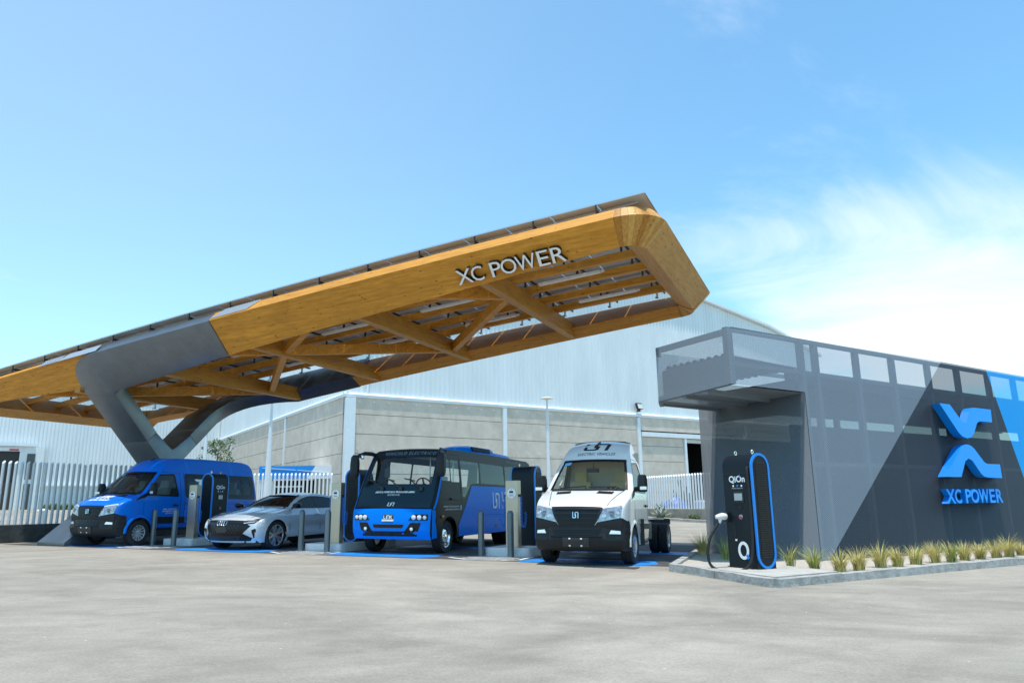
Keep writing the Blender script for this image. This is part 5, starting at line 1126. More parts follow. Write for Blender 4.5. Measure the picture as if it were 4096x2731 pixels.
# ------------------------------------------------------------------ sedan
def sedan(t):
    pt = MATS['paint_pearl']
    def hw(u, z):
        h = .955
        if z < .45: h -= .05*((.45-z)/.25)**2
        for uw in (0, -2.95): h += .028*math.exp(-((u-uw)/.42)**2)*clampf(1-abs(z-.62)/.3, 0, 1)
        h -= .03*math.exp(-((z-.55)/.12)**2)*(1 if -2.5 < u < -.45 else 0)
        if z > .86: h -= .40*((z-.86)/.58)**1.05
        if u > .25: h -= .20*((u-.25)/.7)**2
        if u < -3.1: h -= .16*((-3.1-u)/.9)**2
        return max(h, .3)
    prof = [(.80, .20), (.90, .28), (.945, .48), (.93, .64), (.83, .745), (.40, .875), (-.05, .955), (-.40, 1.03), (-.80, 1.235), (-1.15, 1.37), (-1.55, 1.43), (-2.05, 1.435), (-2.55, 1.385), (-3.1, 1.265), (-3.5, 1.15), (-3.85, 1.09), (-3.97, 1.0), (-4.02, .75), (-4.03, .5), (-3.92, .28)]
    S = Shell(roundpoly(prof, [0, .06, .1, .08, .12, .3, .3, .12, .25, .25, .3, .3, .3, .3, .2, .08, .06, .1, .1, 0]), hw, lambda z: .30 if z < .9 else .22, .075, .035, .10)
    def R(p, r=.05): return [(q.x, q.y) for q in roundpoly(p, r, closed=True)]
    F1 = R([(-.62, 1.045), (-1.02, 1.255), (-1.30, 1.335), (-1.72, 1.355), (-1.70, 1.05)], .03); F2 = R([(-1.80, 1.05), (-1.82, 1.355), (-2.25, 1.33), (-2.75, 1.235), (-3.02, 1.13), (-2.7, 1.075)], .03)
    bot = [(-3.75, .24), (-3.38, .24)]+[(p.x, p.y) for p in arch(-2.95, .395, .22, z_c=.365)]+[(-.5, .20)]+[(p.x, p.y) for p in arch(0, .395, .20, z_c=.365)]+[(.55, .19)]
    S.build('body', pt, t, bot, [F1, F2], ws=(1.05, 1.36, .90))
    S.glass_front('windshield', 1.02, 1.375, .915, MATS['pane_dark'], t, -.003)
    for sg in (-1, 1):
        for w_ in (F1, F2): S.side('side_window', w_, MATS['pane_dark'], t, sg, -.002, 0)
        S.side('window_trim', R([(-.54, 1.03), (-1.0, 1.28), (-1.30, 1.365), (-1.80, 1.385), (-2.30, 1.36), (-2.85, 1.235), (-3.15, 1.11), (-2.7, 1.055), (-1.75, 1.03)], .03), MATS['gloss_black'], t, sg, .003, .008, [F1, F2])
        # headlight, daytime strip, side intake
        hl = [(sg*a, z) for a, z in ((.50, .700), (.72, .745), (.88, .785), (.875, .72), (.80, .665), (.58, .635))]
        hb = S.frontp('headlight', hl, MATS['gloss_black'], t, .010, .03)
        S.frontp('light_strip', [(sg*a, z) for a, z in ((.56, .66), (.80, .70), (.80, .69), (.57, .648))], MATS['lamp_clear'], hb, .016, .01)
        for a in (.66, .78): g = MB(); g.lathe([(.026, 0), (.02, .01), (.001, .014)], 12, 'X', S.front_pt2(sg*a, .70, .012)); g.build('headlight_lens', MATS['lamp_inner'], hb, smooth=40)
        S.frontp('side_intake', [(sg*a, z) for a, z in ((.745, .50), (.83, .545), (.86, .52), (.85, .32), (.78, .31))], MATS['gloss_black'], t, .008, .02)
        S.frontp('lower_intake', [(sg*a, z) for a, z in ((.52, .38), (.72, .30), (.70, .255), (.50, .26))], MATS['gloss_black'], t, .008, .02)
        for poly in ([(-.52, .30), (-.50, 1.0), (-.51, 1.0), (-.53, .30)], [(-1.78, .30), (-1.76, 1.03), (-1.77, 1.03), (-1.79, .30)], [(-2.62, .55), (-2.75, 1.05), (-2.76, 1.05), (-2.63, .55)]): S.side('door_gap', poly, MATS['underbody'], t, sg, .002, .004)
        S.side('sill_trim', [(-.46, .20), (-.46, .30), (-2.5, .34), (-2.5, .22)], MATS['gloss_black'], t, sg, .006, .02)
        S.side('charge_flap', R([(-.14, .80), (-.40, .80), (-.40, .93), (-.14, .90)], .04), pt, t, sg, .006, .006)
        g = MB(); g.box((-1.58, sg*(hw(-1.5, .87)+.012), .87), (.22, .03, .03)); g.build('door_handle', pt, t, bevel=.01)
        m_ = bpy.data.objects.new('mirror', None); COL.objects.link(m_); m_.parent = t; m_.location = (-.66, sg*.86, 1.05); m_.empty_display_size = .05
        g = MB(); rows = []
        for y, s_ in ((.04, .5), (.08, .85), (.16, 1), (.23, .85), (.26, .4)): rows.append([(x*.10*s_, sg*y, z*.075*s_+.05) for x, z in ((-1, -.8), (.2, -1), (1.1, -.2), (.6, .9), (-.6, 1), (-1, .8))])
        g.loft(rows); g.build('mirror_housing', MATS['gloss_black'], m_, smooth=40); g = MB(); g.bar((0, sg*-.04, -.03), (0, sg*.10, .03), .07, .03); g.build('mirror_arm', MATS['gloss_black'], m_)
        for u in (0, -2.95):
            g = MB(); rows = []
            for k in range(13):
                a = math.pi*k/12; rows.append([Vector((u+math.cos(a)*.395, sg*y, .36+math.sin(a)*.395)) for y in (.93, .5)])
            g.loft(rows, closed=False); g.build('wheel_well', MATS['underbody'], t); wheel(t, u, sg*.835, .36, .255, .268, 'sport', sg)
        S.side('tail_light', [(-3.75, .92), (-3.75, 1.0), (-3.93, .98), (-3.93, .9)], MATS['lamp_red'], t, sg, .006, .01)
        z4 = (1.02, 1.12, 1.24, 1.375); S.frontp('windshield_frame', [(sg*(hw(S.u_at(z), z)-.075)*.895, z) for z in z4]+[(sg*(hw(S.u_at(z), z)-.075)*.955, z) for z in z4[::-1]], MATS['gloss_black'], t, .004, .008)
    S.frontp('grille_mask', [(-.54, .715), (.54, .715), (.60, .66), (.72, .60), (.56, .42), (.76, .31), (.70, .24), (-.70, .24), (-.76, .31), (-.56, .42), (-.72, .60), (-.60, .66)], MATS['gloss_black'], t, .007, .02)
    S.frontp('grille_lower', [(-.52, .36), (.52, .36), (.46, .27), (-.46, .27)], MATS['decal_black'], t, .012, .01)
    hexm = M('grille_cell', (.022, .024, .027), .4, spec=.3)
    for j in range(4):
        for i in range(11):
            v = -.45+i*.09+(.045 if j % 2 else 0); z = .60-j*.052
            if abs(v) < .16 and z < .58: continue
            if abs(v) < .47: S.frontp('grille_cell', [(v-.032, z), (v-.016, z+.018), (v+.016, z+.018), (v+.032, z), (v+.016, z-.018), (v-.016, z-.018)], hexm, t, .012, .008)
    S.frontp('plate_holder', [(-.16, .575), (.16, .575), (.16, .44), (-.16, .44)], MATS['plate_black'], t, .018, .012)
    S.frontp('splitter', [(-.80, .235), (.80, .235), (.78, .205), (-.78, .205)], MATS['paint_white_body'], t, .020, .03)
    g = MB()
    for k in range(4):
        c_ = (-.105+.07*k, .648); pts = [S.front_pt2(c_[0]+.048*math.cos(a), c_[1]+.048*math.sin(a), .022) for a in [2*math.pi*i/20 for i in range(21)]]; g.tube(pts, .008, 6, cap=False)
    g.build('ring_emblem', MATS['chrome'], t, smooth=60)
    for sg in (-1, 1): S.topp('hood_gap', [(-.36, sg*.74), (.70, sg*.60), (.70, sg*.607), (-.36, sg*.748)], MATS['underbody'], t, .002, .003)
    S.topp('hood_crease', [(-.30, .36), (.62, .26), (.62, .275), (-.30, .38)], pt, t, .008, .01); S.topp('hood_crease', [(-.30, -.36), (.62, -.26), (.62, -.275), (-.30, -.38)], pt, t, .008, .01)
    g = MB(); g.box((-1.5, 0, .24), (4.4, 1.2, .10)); g.box((0, 0, .34), (.12, 1.5, .1)); g.box((-2.95, 0, .34), (.12, 1.5, .1)); g.build('underside', MATS['underbody'], t)
    g = MB(); g.prism([(-.35, -.66, .70), (-.40, -.66, .99), (-.75, -.66, 1.0), (-.9, -.66, .8)], (0, 1.32, 0)); g.build('dashboard', MATS['dash_dark'], t, bevel=.03)
    for v in (-.36, .36): seat(t, -1.45, v, .48, MATS['dash_dark'], .5)
    for v in (-.34, .34): seat(t, -2.35, v, .48, MATS['dash_dark'], .55)
    steering(t, -.98, .36, .92, MATS['dash_dark'], .17)
    g = MB(); p = S.front_pt2(-.55, 1.04, .02); g.bar(p, S.front_pt2(.02, 1.05, .02), .02, .02); g.bar(S.front_pt2(.1, 1.04, .02), S.front_pt2(.6, 1.05, .02), .02, .02); g.build('wiper', MATS['decal_black'], t)
loc, yaw = place(15.02, 16.05, rad(0))
SED = thing('electric_sedan', 'low pale grey electric sedan with black grille mask and sporty wheels', 'car', loc, yaw, tilt=True); sedan(SED)
SED.scale = (1.05, 1.05, 1.05)
# ================================================================== charging hardware
M('charger_black', (.006, .011, .017), .42, spec=.25); M('charger_blue', (.0, .22, .72), .35); M('screen_grey', (.35, .40, .43), .15); M('louver', (.014, .015, .016), .5)
def stad(wd, z0, z1, r, n_=10, bottom=True):
    P = []
    for k in range(n_+1): a = math.pi*k/n_; P.append((wd/2*math.cos(a), z1-wd/2+wd/2*math.sin(a)))
    if bottom:
        for k in range(n_+1): a = math.pi+math.pi*k/n_; P.append((wd/2*math.cos(a), z0+wd/2+wd/2*math.sin(a)))
    else: P += [(-wd/2, z0), (wd/2, z0)]
    return P
def charger(label, loc, rz, fside, big_q, front=True):
    """cabinet with an upright stadium end at local y=0; the user face is at local x = fside*.235"""
    t = thing('charging_station', label, 'charger', loc, rz, 'tall black chargers with blue rings'); wd, h, L_ = .47, 1.94, .63
    g = MB(); g.prism([(x, .012, z) for x, z in stad(wd, .0, h, 0, bottom=False)], (0, L_-.024, 0)); g.build('cabinet', MATS['charger_black'], t, smooth=30)
    for y, s in ((0, -1), (L_, 1))[:1 if big_q else 2]:
        o_ = stad(wd+.012, .0, h+.006, 0); i_ = stad(wd-.075, .042, h-.037, 0); g = MB(); g.prism([(x, y-.014*s-.02*s*0, z) for x, z in o_], (0, .028*s, 0), [[(x, y-.014*s, z) for x, z in i_]]); g.build('blue_ring', MATS['charger_blue'], t, smooth=30)
        g = MB(); g.prism([(x, y-.008*s, z) for x, z in i_], (0, .012*s, 0)); g.build('end_panel', MATS['charger_black'], t)
        g = MB(); k = 0; i2 = .125
        for k in range(44):
            z = .20+k*.0365; dz = max(0, .135-(min(z-.14, h-.12-z))); ww = i2 if dz <= 0 else math.sqrt(max(0, .135**2-dz**2))
            if ww > .03: g.box((0, y+.008*s, z), (2*ww, .016, .015), mtx=Matrix.Rotation(rad(-22*s), 3, 'X'))
        g.build('vent_slats', MATS['louver'], t)
    g = MB(); g.box((0, L_/2, -.01), (wd*.94, L_*.95, .05)); g.build('foot', MATS['decal_black'], t)
    for y in (.13, L_-.13):
        g = MB(); g.tube([(.0+.028*math.sin(2*math.pi*k/12), y, h+.035+.028*math.cos(2*math.pi*k/12)) for k in range(13)], .007, 6, cap=False); g.tube([(0, y, h-.01), (0, y, h+.01)], .016, 8); g.build('lifting_eye', MATS['chrome'], t, smooth=60)
    f = lambda x, y, off: Vector((fside*(wd/2+off), L_/2+fside*x, y))
    if front:
        g = MB(); g.box((fside*(wd/2+.001), L_/2, 1.60), (.004, L_*.9, .008)); g.build('panel_seam', MATS['decal_black'], t)
        # Q and i, n lettering with a power sign for the O
        text_on('QiOn', .15, f, (0, 1.50), 'brand_lettering', MATS['decal_white'], t, off=.004, bold=.004)
        g = MB(); g.box(f(.063, 1.555, .006), (.004, .016, .05)); g.build('brand_mark', MATS['charger_blue'], t)
        for i, m_ in enumerate(('decal_white', 'charger_blue', 'decal_white')):
            g = MB(); g.lathe([(.018, 0), (.014, .008*fside), (.001, .01*fside)], 14, 'X', f(-.09+.09*i, 1.385, .001)); g.build('status_light', MATS[m_], t); text_on(('POWER', 'CHARGING', 'FAULT')[i], .02, f, (-.09+.09*i, 1.345), 'status_lettering', MATS['decal_white'], t, off=.004)
        g = MB(); g.box(f(.015, 1.20, .005), (.012, .22, .19)); g.build('screen_bezel', MATS['decal_black'], t, bevel=.004); g = MB(); g.box(f(.01, 1.20, .010), (.01, .17, .12)); g.build('screen', MATS['screen_grey'], t)
        g = MB(); g.box(f(.03, 1.02, .005), (.008, .08, .05)); g.build('card_reader', MATS['bumper_plastic'], t, bevel=.006)
        g = MB(); g.lathe([(.038, 0), (.038, .012*fside), (.03, .014*fside)], 16, 'X', f(.03, .86, .002)); g.build('stop_collar', MATS['screen_grey'], t); g = MB(); g.lathe([(.02, 0), (.024, .03*fside), (.001, .034*fside)], 14, 'X', f(.03, .86, .002)); g.build('stop_button', M('button_red', (.55, .08, .08), .4), t, smooth=40)
        g = MB(); g.box(f(-.12, .62, .003), (.006, .022, .17)); g.build('door_latch', MATS['decal_black'], t); g = MB(); g.box(f(-.11, .47, .003), (.004, .04, .03)); g.build('lock_label', MATS['decal_white'], t)
        g = MB(); ro = [(.115*math.cos(2*math.pi*k/40), .15*math.sin(2*math.pi*k/40)) for k in range(40)]; ri = [(.068*math.cos(2*math.pi*k/40), .098*math.sin(2*math.pi*k/40)) for k in range(40)]
        patch2d([(.03+x, .30+y) for x, y in ro], [[(.03+x, .30+y) for x, y in ri]], f, .005, .004, 9, g); g.build('q_emblem', MATS['decal_white'], t, fix=False)
        polys_on([stroke([(.095, .235), (.135, .165)], .045, 0)], 1, f, (0, 0), 'q_tail', MATS['charger_blue'], t, off=.008, depth=.004)
        if big_q:
            # holster and plug on the far edge of the face, thick cable looping to the ground and up the recess
            g = MB(); p = f(-.26, .86, .03); g.box(p, (.08, .08, .17)); g.build('holster', MATS['decal_black'], t, bevel=.01)
            g = MB(); q = f(-.26, .865, .07); a_ = f(-.27, .87, .20); g.tube([q, f(-.262, .87, .13), a_, f(-.30, .86, .27)], .05, 12, rs=[.055, .06, .05, .03]); g.tube([f(-.268, .85, .16), f(-.28, .76, .22)], .03, 10); g.build('plug', MATS['white_plastic'], t, smooth=50)
            pts = [f(-.28, .78, .215), f(-.30, .68, .30), f(-.34, .48, .42), f(-.36, .25, .46), f(-.33, .06, .44), f(-.2, -.02, .36), f(.0, -.03, .26), f(.14, .0, .16), f(.22, .1, .09), f(.255, .3, .04), f(.262, .7, .02), f(.262, 1.2, .02), f(.25, 1.62, .02), f(.245, 1.70, .0)]
            Q_ = [Vector(p) for p in pts]; sm = []
            for i in range(len(Q_)-1):
                p0, p1, p2, p3 = Q_[max(i-1, 0)], Q_[i], Q_[i+1], Q_[min(i+2, len(Q_)-1)]
                for k in range(5):
                    s_ = k/5; sm.append(.5*((2*p1)+(p2-p0)*s_+(2*p0-5*p1+4*p2-p3)*s_**2+(3*p1-p0-3*p2+p3)*s_**3))
            sm.append(Q_[-1]); g = MB(); g.tube(sm, .024, 10); g.build('charging_cable', MATS['tyre'], t, smooth=60)
    return t
KZ = math.atan2(RD.y, RD.x); qp = Vector((4.09, 12.72))+Vector((RD.x, RD.y))*.235
charger('black charger with Q emblem and looping cable on the corner of the gravel bed', (qp.x, qp.y, gz(qp.x, qp.y)+.135), KZ, -1, True)
IS = [(7.22, 16.1), (12.35, 15.85), (17.95, 16.3)]
ch = [('black charger with louvred end behind the steel post between bus and truck', (6.86, 17.30), rad(90)-AZ, -1, False), ('black charger behind the mirror arm of the bus', (12.16, 16.85), -AZ, 1, True), ('black charger with screen standing in front of the blue van', (17.98, 17.35), -AZ, 1, True)]
for lb, (a, b), rz, fs, fr in ch: charger(lb, W(a, b, .2), rz, fs, False, fr)
M('island_concrete', (.66, .67, .68), .75, var=.12, scale=5, bump=.2, bscale=40)
for (a, b), nm in zip(IS, ('between bus and truck', 'between sedan and bus', 'between van and sedan')):
    P = [(p.x, p.y) for p in roundpoly([(-.58, 0), (.58, 0), (.58, 2.7), (-.58, 2.7)], .12, closed=True)]
    g = MB(); g.prism([(x, y, -.05) for x, y in P], (0, 0, .25)); o = g.build('concrete_island', MATS['island_concrete'], bevel=.025, smooth=40); o.matrix_world = Matrix.Translation(W(a, b)) @ Matrix.Rotation(-AZ, 4, 'Z'); tag(o, 'white raised concrete charging island '+nm, 'kerb island', 'charging islands')
M('brushed_steel', (.47, .41, .35), .32, .75, var=.08, scale=3, sx=(1, 1, .1)); M('coil_blue', (.01, .17, .62), .35)
for (a, b), nm in zip([(7.10, 16.28), (12.07, 16.1), (17.62, 16.55)], ('between bus and truck', 'left of the bus', 'in front of the blue van')):
    t = thing('cable_post', 'brushed steel post with round meter and coiled blue cables '+nm, 'charging post', W(a, b, .2), -AZ+rad(-4), 'steel posts with coiled cables')
    g = MB(); g.box((0, 0, .775), (.33, .16, 1.55)); g.build('post', MATS['brushed_steel'], t, bevel=.006); g = MB(); g.box((0, 0, .01), (.42, .24, .02)); g.build('base_plate', MATS['brushed_steel'], t)
    g = MB(); g.lathe([(.12, 0), (.12, -.012), (.105, -.018), (.001, -.018)], 28, 'Y', (0, -.08, 1.25)); g.build('meter_disc', MATS['white_plastic'], t, smooth=40)
    g = MB(); g.box((0, -.100, 1.285), (.10, .006, .045)); g.build('meter_display', MATS['bumper_plastic'], t)
    g = MB()
    for k in range(4): g.box((-.045+.03*k, -.1, 1.20), (.016, .006, .016)); g.box((-.045+.03*k, -.1, 1.235), (.012, .005, .006))
    g.build('meter_buttons', MATS['decal_black'], t); g = MB(); g.box((0, -.1, 1.345), (.02, .005, .022)); g.build('meter_mark', MATS['charger_blue'], t)
    for s in (-1, 1):
        g = MB(); pts = []
        turns = 30; N_ = turns*9
        for k in range(N_+1):
            u = k/N_; 
            if u < .62: c_ = Vector((s*(.215+.02*u), -.02, 1.18-1.05*u*.9))
            else:
                w_ = (u-.62)/.38*math.pi*1.15; c_ = Vector((s*(.228+.0+.11*(1-math.cos(w_))*.5), -.02, .594-.12*math.sin(w_)+.10*max(0, w_-2)))
            an = 2*math.pi*turns*u; pts.append(c_+Vector((.026*math.cos(an), .026*math.sin(an), 0)))
        g.tube(pts, .0075, 5); g.build('coiled_cable', MATS['coil_blue'], t, smooth=60)
        g = MB(); g.box((s*.19, -.02, 1.2), (.05, .05, .06)); g.build('cable_holder', MATS['bumper_plastic'], t)
M('bollard_grey', (.13, .155, .175), .35, .55, var=.06, scale=5)
bp = MB(); bp.lathe([(.001, 1.055), (.03, 1.05), (.055, 1.035), (.07, 1.005), (.075, .97), (.075, -.03)], 24, 'Z'); bme = bp.mesh('bollard', MATS['bollard_grey'], 50)
for (a, b), nm in zip([(7.82, 16.0), (7.02, 15.92), (12.95, 15.78), (12.02, 15.66), (18.80, 16.2), (17.72, 16.0)], ('left bollard of the pair right of the bus', 'bollard in front of the steel post beside the truck', 'bollard in front of the sedan rear door', 'bollard in front of the steel post left of the bus', 'left bollard of the pair by the blue van', 'right bollard of the pair by the blue van')):
    tag(link('bollard', bme, None, W(a, b)), 'round grey steel '+nm, 'bollard', 'grey steel bollards at the islands')
# ------------------------------------------------------------------ lamp posts and path light
def lamp(label, x, y, h, r0, r1, head=True):
    t = thing('lamp_post', label, 'lamp post', (x, y, gz(x, y)), 0, 'white yard lamp posts'); g = MB(); g.tube([(0, 0, -.1), (0, 0, h-.25)], r0, 16, rs=[r0, r1]); g.build('pole', MATS['pipe_white'], t, smooth=60)
    g = MB(); g.lathe([(.001, h+.05), (.2, h+.04), (.33, h), (.34, h-.03), (.28, h-.05), (.08, h-.06), (.06, h-.14), (.04, h-.25), (.04, h-.7)], 24, 'Z'); g.build('lamp_head', MATS['white_plastic'], t, smooth=40)
lamp('tapered white lamp post rising before the concrete wall behind the sedan', -12.68, 38, 6.5, .21, .055); lamp('white lamp post with disc head between bus and truck', 1.80, 38, 6.45, .13, .05); lamp('white lamp post among leaves behind the far arm of the column', -16.85, 40, 6.2, .13, .06)
t = thing('path_light', 'small white mushroom path light behind the grey pipe fence', 'path light', (-19.0, 30, gz(-19, 30)+.3)); g = MB(); g.tube([(0, 0, -.3), (0, 0, .58)], .07, 12); g.build('stem', MATS['pipe_white'], t, smooth=50); g = MB(); g.lathe([(.001, .66), (.2, .62), (.22, .57), (.05, .56)], 18, 'Z'); g.build('cap', MATS['white_plastic'], t, smooth=40)
# ------------------------------------------------------------------ blue and white stall behind the middle fence
st = thing('sales_stall', 'flat-roofed stall with blue and white fascia behind the white pipe fence', 'stall', (-13.8, 46.6, gz(-13.8, 46.6)), rad(2))
g = MB(); g.prism([(-2.25, 0, 2.4), (.72, 0, 2.4), (1.0, 0, 2.85), (1.22, 0, 3.22), (-2.25, 0, 3.22)], (0, .06, 0)); g.build('blue_fascia', M('stall_blue', (.005, .25, .70), .4), st)
g = MB(); g.prism([(.725, 0, 2.4), (2.28, 0, 2.4), (2.28, 0, 3.22), (1.225, 0, 3.22), (1.003, 0, 2.845)], (0, .06, 0)); g.build('white_fascia', MATS['pipe_white'], st)
g = MB(); g.box((-2.28, 1.5, 2.81), (.05, 3, .82)); g.build('side_fascia', MATS['stall_blue'], st); g = MB(); g.box((0, 1.5, 3.1), (4.4, 2.9, .08)); g.build('roof', MATS['pipe_white'], st)
g = MB(); g.bar((-2.1, -.02, 3.10), (.0, -.02, 2.95), .03, .03); g.bar((.1, -.02, 2.945), (2.1, -.02, 2.75), .03, .03); g.build('fascia_stripe', MATS['decal_white'], st)
for x in (-2.2, 2.2):
    for y in (.1, 2.9): g = MB(); g.box((x, y, 1.2), (.1, .1, 2.4)); g.build('post', MATS['pipe_white'], st)
g = MB(); g.box((-.8, 2.9, 1.2), (2.8, .06, 2.4)); g.build('dark_shutter', MATS['dark_inside'], st); g = MB(); g.box((1.4, 2.9, 1.2), (1.5, .06, 2.4)); g.build('brown_door', M('door_brown', (.10, .07, .045), .7), st)
g = MB(); g.box((-.9, .8, 1.95), (2.4, .3, .1)); g.build('awning_bar', MATS['pipe_white'], st); g = MB(); g.box((-.6, .6, .55), (2.6, .6, 1.1)); g.build('counter', MATS['dark_inside'], st)
for x, m_ in ((1.5, 'pipe_white'), (1.9, 'red_paint'), (1.75, 'white_plastic')): g = MB(); g.box((x, 1.6, .7), (.28, .28, 1.3 if x < 1.7 else .7)); g.build('cabinet', MATS[m_], st)
# ------------------------------------------------------------------ yard behind the right fence: pickup, tarp, scrap
pk = thing('parked_pickup', 'white pickup truck half hidden behind the right pipe fence', 'truck', (12.7, 46.6, gz(12.7, 46.6)+.12), rad(8))
def hwp(u, z): return .88-(.22*((z-1.0)/.75) if z > 1.0 else 0)
SP_ = Shell(roundpoly([(1.2, .5), (1.25, .95), (.3, 1.08), (-.3, 1.65), (-1.5, 1.68), (-1.7, 1.05), (-3.5, 1.05), (-3.5, .5)], [0, .08, .1, .1, .1, .05, .05, 0]), hwp, lambda z: .05, .04)
pk.rotation_euler = (0, 0, rad(6)+math.pi); g_ = [(-2.95, .48)]+[(p.x, p.y) for p in arch(-2.5, .42, .48)]+[(-1.9, .48), (-.1, .48)]+[(p.x, p.y) for p in arch(.55, .42, .48)]+[(1.0, .48)]
SP_.build('body', MATS['paint_white_body'], pk, g_)
for s in (-1, 1):
    SP_.side('side_window', [(-.05, 1.10), (-.40, 1.56), (-1.40, 1.58), (-1.5, 1.10)], MATS['gloss_black'], pk, s, .006, .01)
    for u in (.55, -2.5): wheel(pk, u, s*.76, .36, .22, .2, 'steel', s)
tp = thing('tarp_pile', 'crumpled blue tarp heap behind the right pipe fence', 'tarp', (10.3, 47.6, gz(10.3, 47.6)))
g = MB(); rows = []
for j in range(9):
    t_ = j/8; rows.append([])
    for i in range(20):
        a = 2*math.pi*i/20; r = (1-t_**1.6)*(1+.35*noise.noise(Vector((math.cos(a)*2, math.sin(a)*2, t_*4)))); rows[-1].append((r*1.35*math.cos(a), r*.9*math.sin(a), t_*1.35+.18*noise.noise(Vector((math.cos(a)*3, math.sin(a)*3, t_*6)))))
g.loft(rows); g.build('tarp', M('tarp_blue', (.01, .09, .50), .35, var=.5, scale=9, bump=1, bscale=9), tp, smooth=25)
sc_ = thing('scrap_heap', 'heap of dark scrap and loose boards above the white pickup', 'scrap heap', (11.9, 48.6, gz(11.9, 48.6)))
for k in range(16):
    p = Vector((random.uniform(-1.2, 1.8), random.uniform(-.4, .6), random.uniform(.2, 1.2))); d = Vector((random.uniform(-.8, .8), random.uniform(-.2, .2), random.uniform(.3, 1.2))).normalized()*random.uniform(.8, 1.9)
    g = MB(); g.bar(p, p+d, .14 if k % 3 else .3, .05); g.build('board', M('scrap_brown', (.16, .11, .07), .85) if k % 3 == 0 else M('scrap_dark', (.03, .03, .032), .7), sc_)
g = MB(); g.box((.4, .2, .7), (2.6, 1.2, 1.4)); g.build('scrap_bin', MATS['dark_steel'], sc_)
# ------------------------------------------------------------------ plants
def leafmat(name, c0, c1): 
    m = M(name, c0, .6, var=.35, scale=3, var2=c1); m.node_tree.nodes['Principled BSDF'].inputs['Subsurface Weight'].default_value = 0; return m
leafmat('straw_grass', (.50, .40, .12), (.66, .54, .20)); leafmat('green_grass', (.22, .29, .06), (.34, .42, .10)); leafmat('leaf_green', (.055, .10, .02), (.11, .17, .04)); leafmat('leaf_dark', (.02, .045, .015), (.04, .07, .02)); leafmat('agave_grey', (.20, .26, .22), (.28, .33, .28)); leafmat('bark', (.13, .09, .06), (.16, .12, .08))
def blade(g, base, d, h, w_, droop, n_=4):
    d = Vector(d).normalized(); s = Vector((-d.y, d.x, 0)).normalized() if abs(d.z) < .99 else Vector((1, 0, 0)); p0 = []
    for k in range(n_+1):
        t_ = k/n_; out_ = Vector((d.x, d.y, 0))*(h*droop*t_*t_); p = Vector(base)+out_+Vector((0, 0, h*(t_-.35*droop*t_**2))); ww = w_*(1-t_)**.7; p0.append((p-s*ww/2, p+s*ww/2))
    o = len(g.v)
    for a, b in p0: g.v += [a, b]
    for k in range(n_): g.f.append([o+2*k, o+2*k+1, o+2*k+3, o+2*k+2]); g.m.append(g.mi)
def tuft(label, x, y, h, green, n_=170):
    t = thing('grass_tuft', label, 'grass tuft', (x, y, gz(x, y)+.08), random.uniform(0, 6), 'ornamental grass tufts in the gravel bed')
    lean = (random.uniform(-.4, .4), random.uniform(-.4, .4))
    for nm, mt, fr in (('green_blades', 'green_grass', .8 if green else .25), ('dry_blades', 'straw_grass', .3 if green else .9)):
        g = MB()
        for k in range(int(n_*fr)):
            a = random.uniform(0, 6.283); r = random.uniform(0, .10); blade(g, (r*math.cos(a), r*math.sin(a), 0), (math.cos(a)+lean[0], math.sin(a)+lean[1], .1), h*random.uniform(.5, 1.15), random.uniform(.009, .015), random.uniform(.2, 1.0))
        g.build(nm, MATS[mt], t, fix=False)
ORD = ['first', 'second', 'third', 'fourth', 'fifth', 'sixth', 'seventh', 'eighth', 'ninth', 'tenth', 'eleventh', 'twelfth', 'thirteenth']
tuft('grass tuft at the far left corner of the gravel bed behind the charger cable', 4.23, 17.0, .62, False); tuft('darker grass tuft just left of the charger beside the pale mesh wall', 4.35, 15.6, .6, True, 80); tuft('thin grass tuft in shade just right of the charger', 5.0, 13.75, .55, True, 70)
TF = [(5.21, 13.19), (5.55, 12.95), (5.99, 13.2), (6.64, 13.75), (7.08, 14.01), (7.66, 14.46), (8.27, 14.90), (8.76, 15.19), (9.22, 15.50), (9.71, 15.78), (10.35, 16.25), (10.82, 16.55), (11.3, 16.88)]
for i, (x, y) in enumerate(TF): tuft(('fresh green' if i in (0, 7) else 'straw-tipped')+' grass tuft, '+ORD[i]+' from the charger along the dark mesh wall', x, y, random.uniform(.34, .56), i in (0, 7))
def leafcloud(g, c, rx, rz, n_, sz):
    for k in range(n_):
        d = Vector((random.gauss(0, 1), random.gauss(0, 1), random.gauss(0, 1))).normalized()*random.uniform(.2, 1)**.5; p = Vector(c)+Vector((d.x*rx, d.y*rx, d.z*rz))
        if noise.noise(p*1.7) < -.12: continue
        a = Vector((random.uniform(-1, 1), random.uniform(-1, 1), random.uniform(-1, 1))).normalized()*sz; b = a.cross(Vector((random.uniform(-1, 1), random.uniform(-1, 1), random.uniform(-1, 1)))).normalized()*sz*.45
        g.add([p-a, p+b, p+a, p-b], [(0, 1, 2, 3)])
def tree(label, x, y, h, r, n_, m_):
    t = thing('tree', label, 'tree', (x, y, gz(x, y))); g = MB(); g.tube([(0, 0, -.1), (.05, 0, h*.4), (-.05, .05, h*.8)], .1, 8, rs=[.11, .08, .03])
    cs = []
    for k in range(9):
        a = k*2.4; z = h*(.42+.055*k); q = Vector((math.cos(a)*r*(.85-.05*k), math.sin(a)*r*(.85-.05*k), z+.35)); g.tube([(0, 0, z-.2), q*.5+Vector((0, 0, z*.5-.02)), q], .03, 5, rs=[.035, .025, .01]); cs.append(q)
    g.build('trunk', MATS['bark'], t, smooth=60); g = MB()
    for q in cs+[Vector((0, 0, h*.9))]: leafcloud(g, q, r*.42, r*.38, n_//10, .085)
    g.build('crown', MATS[m_], t, fix=False)
tree('young leafy tree seen behind the far arm of the steel column', -20.2, 50, 5.2, 1.3, 2400, 'leaf_green')
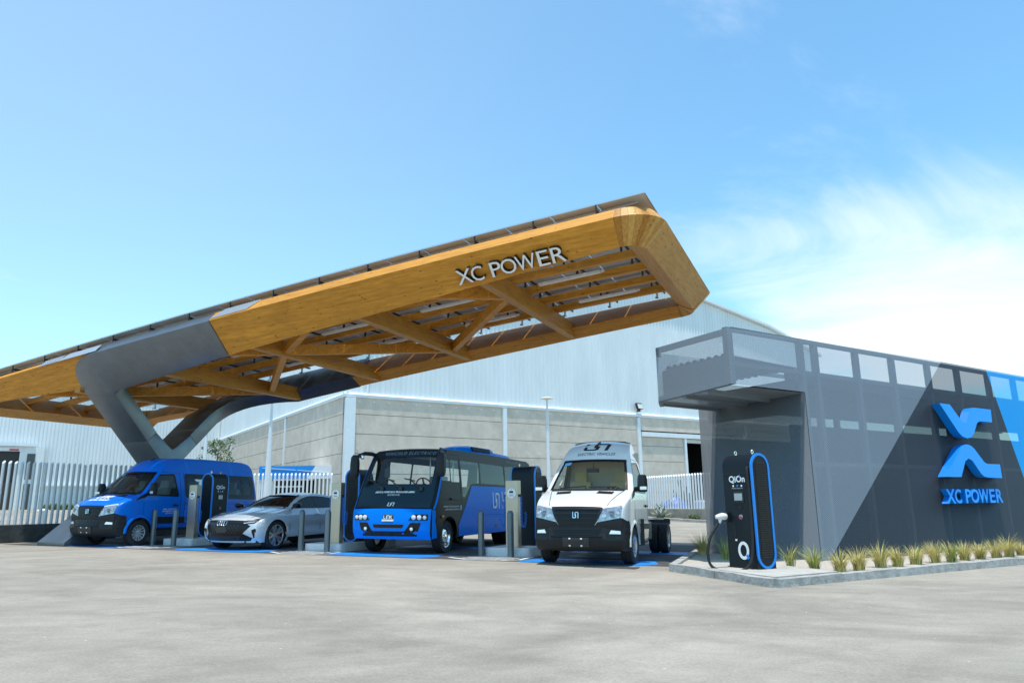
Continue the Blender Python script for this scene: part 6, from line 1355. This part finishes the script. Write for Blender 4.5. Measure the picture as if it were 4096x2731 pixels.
def bush(label, x, y, h, r, n_, m_, cat='shrub'):
    t = thing('shrub', label, cat, (x, y, gz(x, y)+.06)); g = MB(); 
    for k in range(5): leafcloud(g, (random.uniform(-r, r)*.6, random.uniform(-r, r)*.6, h*random.uniform(.35, .7)), r*.6, h*.4, n_//5, .055)
    g.build('foliage', MATS[m_], t, fix=False); g = MB()
    for k in range(5): a = k*1.26; g.tube([(0, 0, 0), (math.cos(a)*r*.5, math.sin(a)*r*.5, h*.6)], .012, 5)
    g.build('stems', MATS['bark'], t)
bush('dark shrub at the left edge below the pipe fence', -16.35, 23.35, .75, .35, 500, 'leaf_dark')
bush('low dark shrub on the soil strip left of the steel foot', -15.2, 24.9, .35, .4, 200, 'leaf_dark')
for k, (x, y, h, r, lb) in enumerate([(9.15, 43.9, .35, .7, 'yellow-green weeds at the foot of the right block wall'), (8.75, 44.9, .9, .3, 'tall thin weed climbing the right pipe fence'), (10.0, 42.2, .28, .5, 'low weed patch nearest the kiosk below the right fence'), (7.9, 46.8, 1.3, .35, 'climbing weed at the truck end of the right fence')]): bush(lb, x, y, h, r, 260, 'leaf_green', 'weeds')
ag = thing('agave', 'grey-green agave rosette below the right pipe fence', 'agave', (8.55, 43.6, gz(8.55, 43.6)+.1))
for k in range(15):
    g = MB(); a = k*2.4; el = rad(30+45*(k/15)); L_ = random.uniform(.75, 1.0); d = Vector((math.cos(a)*math.cos(el), math.sin(a)*math.cos(el), math.sin(el))); s = Vector((-math.sin(a), math.cos(a), 0)); u = d.cross(s); rows = []
    for t_, w_ in ((0, .07), (.3, .10), (.65, .08), (.9, .03), (1, .006)): p = d*L_*t_+Vector((0, 0, -.12*t_*t_)); rows.append([p-s*w_, p+u*w_*.35, p+s*w_, p+u*w_*-.1])
    g.loft(rows); g.build('leaf', MATS['agave_grey'], ag, smooth=50)
g = MB()
for k in range(5200):
    q = Vector((-10.435, 45))+Vector((RD.x, RD.y))*random.uniform(-15, -1)+Vector((LD.x, LD.y))*random.uniform(34.4, 36.6); blade(g, (q.x, q.y, gz(q.x, q.y)), (random.uniform(-1, 1), random.uniform(-1, 1), .1), random.uniform(.3, .75), .10, .5, 2)
tag(g.build('ground_cover', MATS['leaf_green'], fix=False), 'green ground cover along the base of the white warehouse wall', 'ground cover', kind='stuff')
bpy.context.view_layer.update()
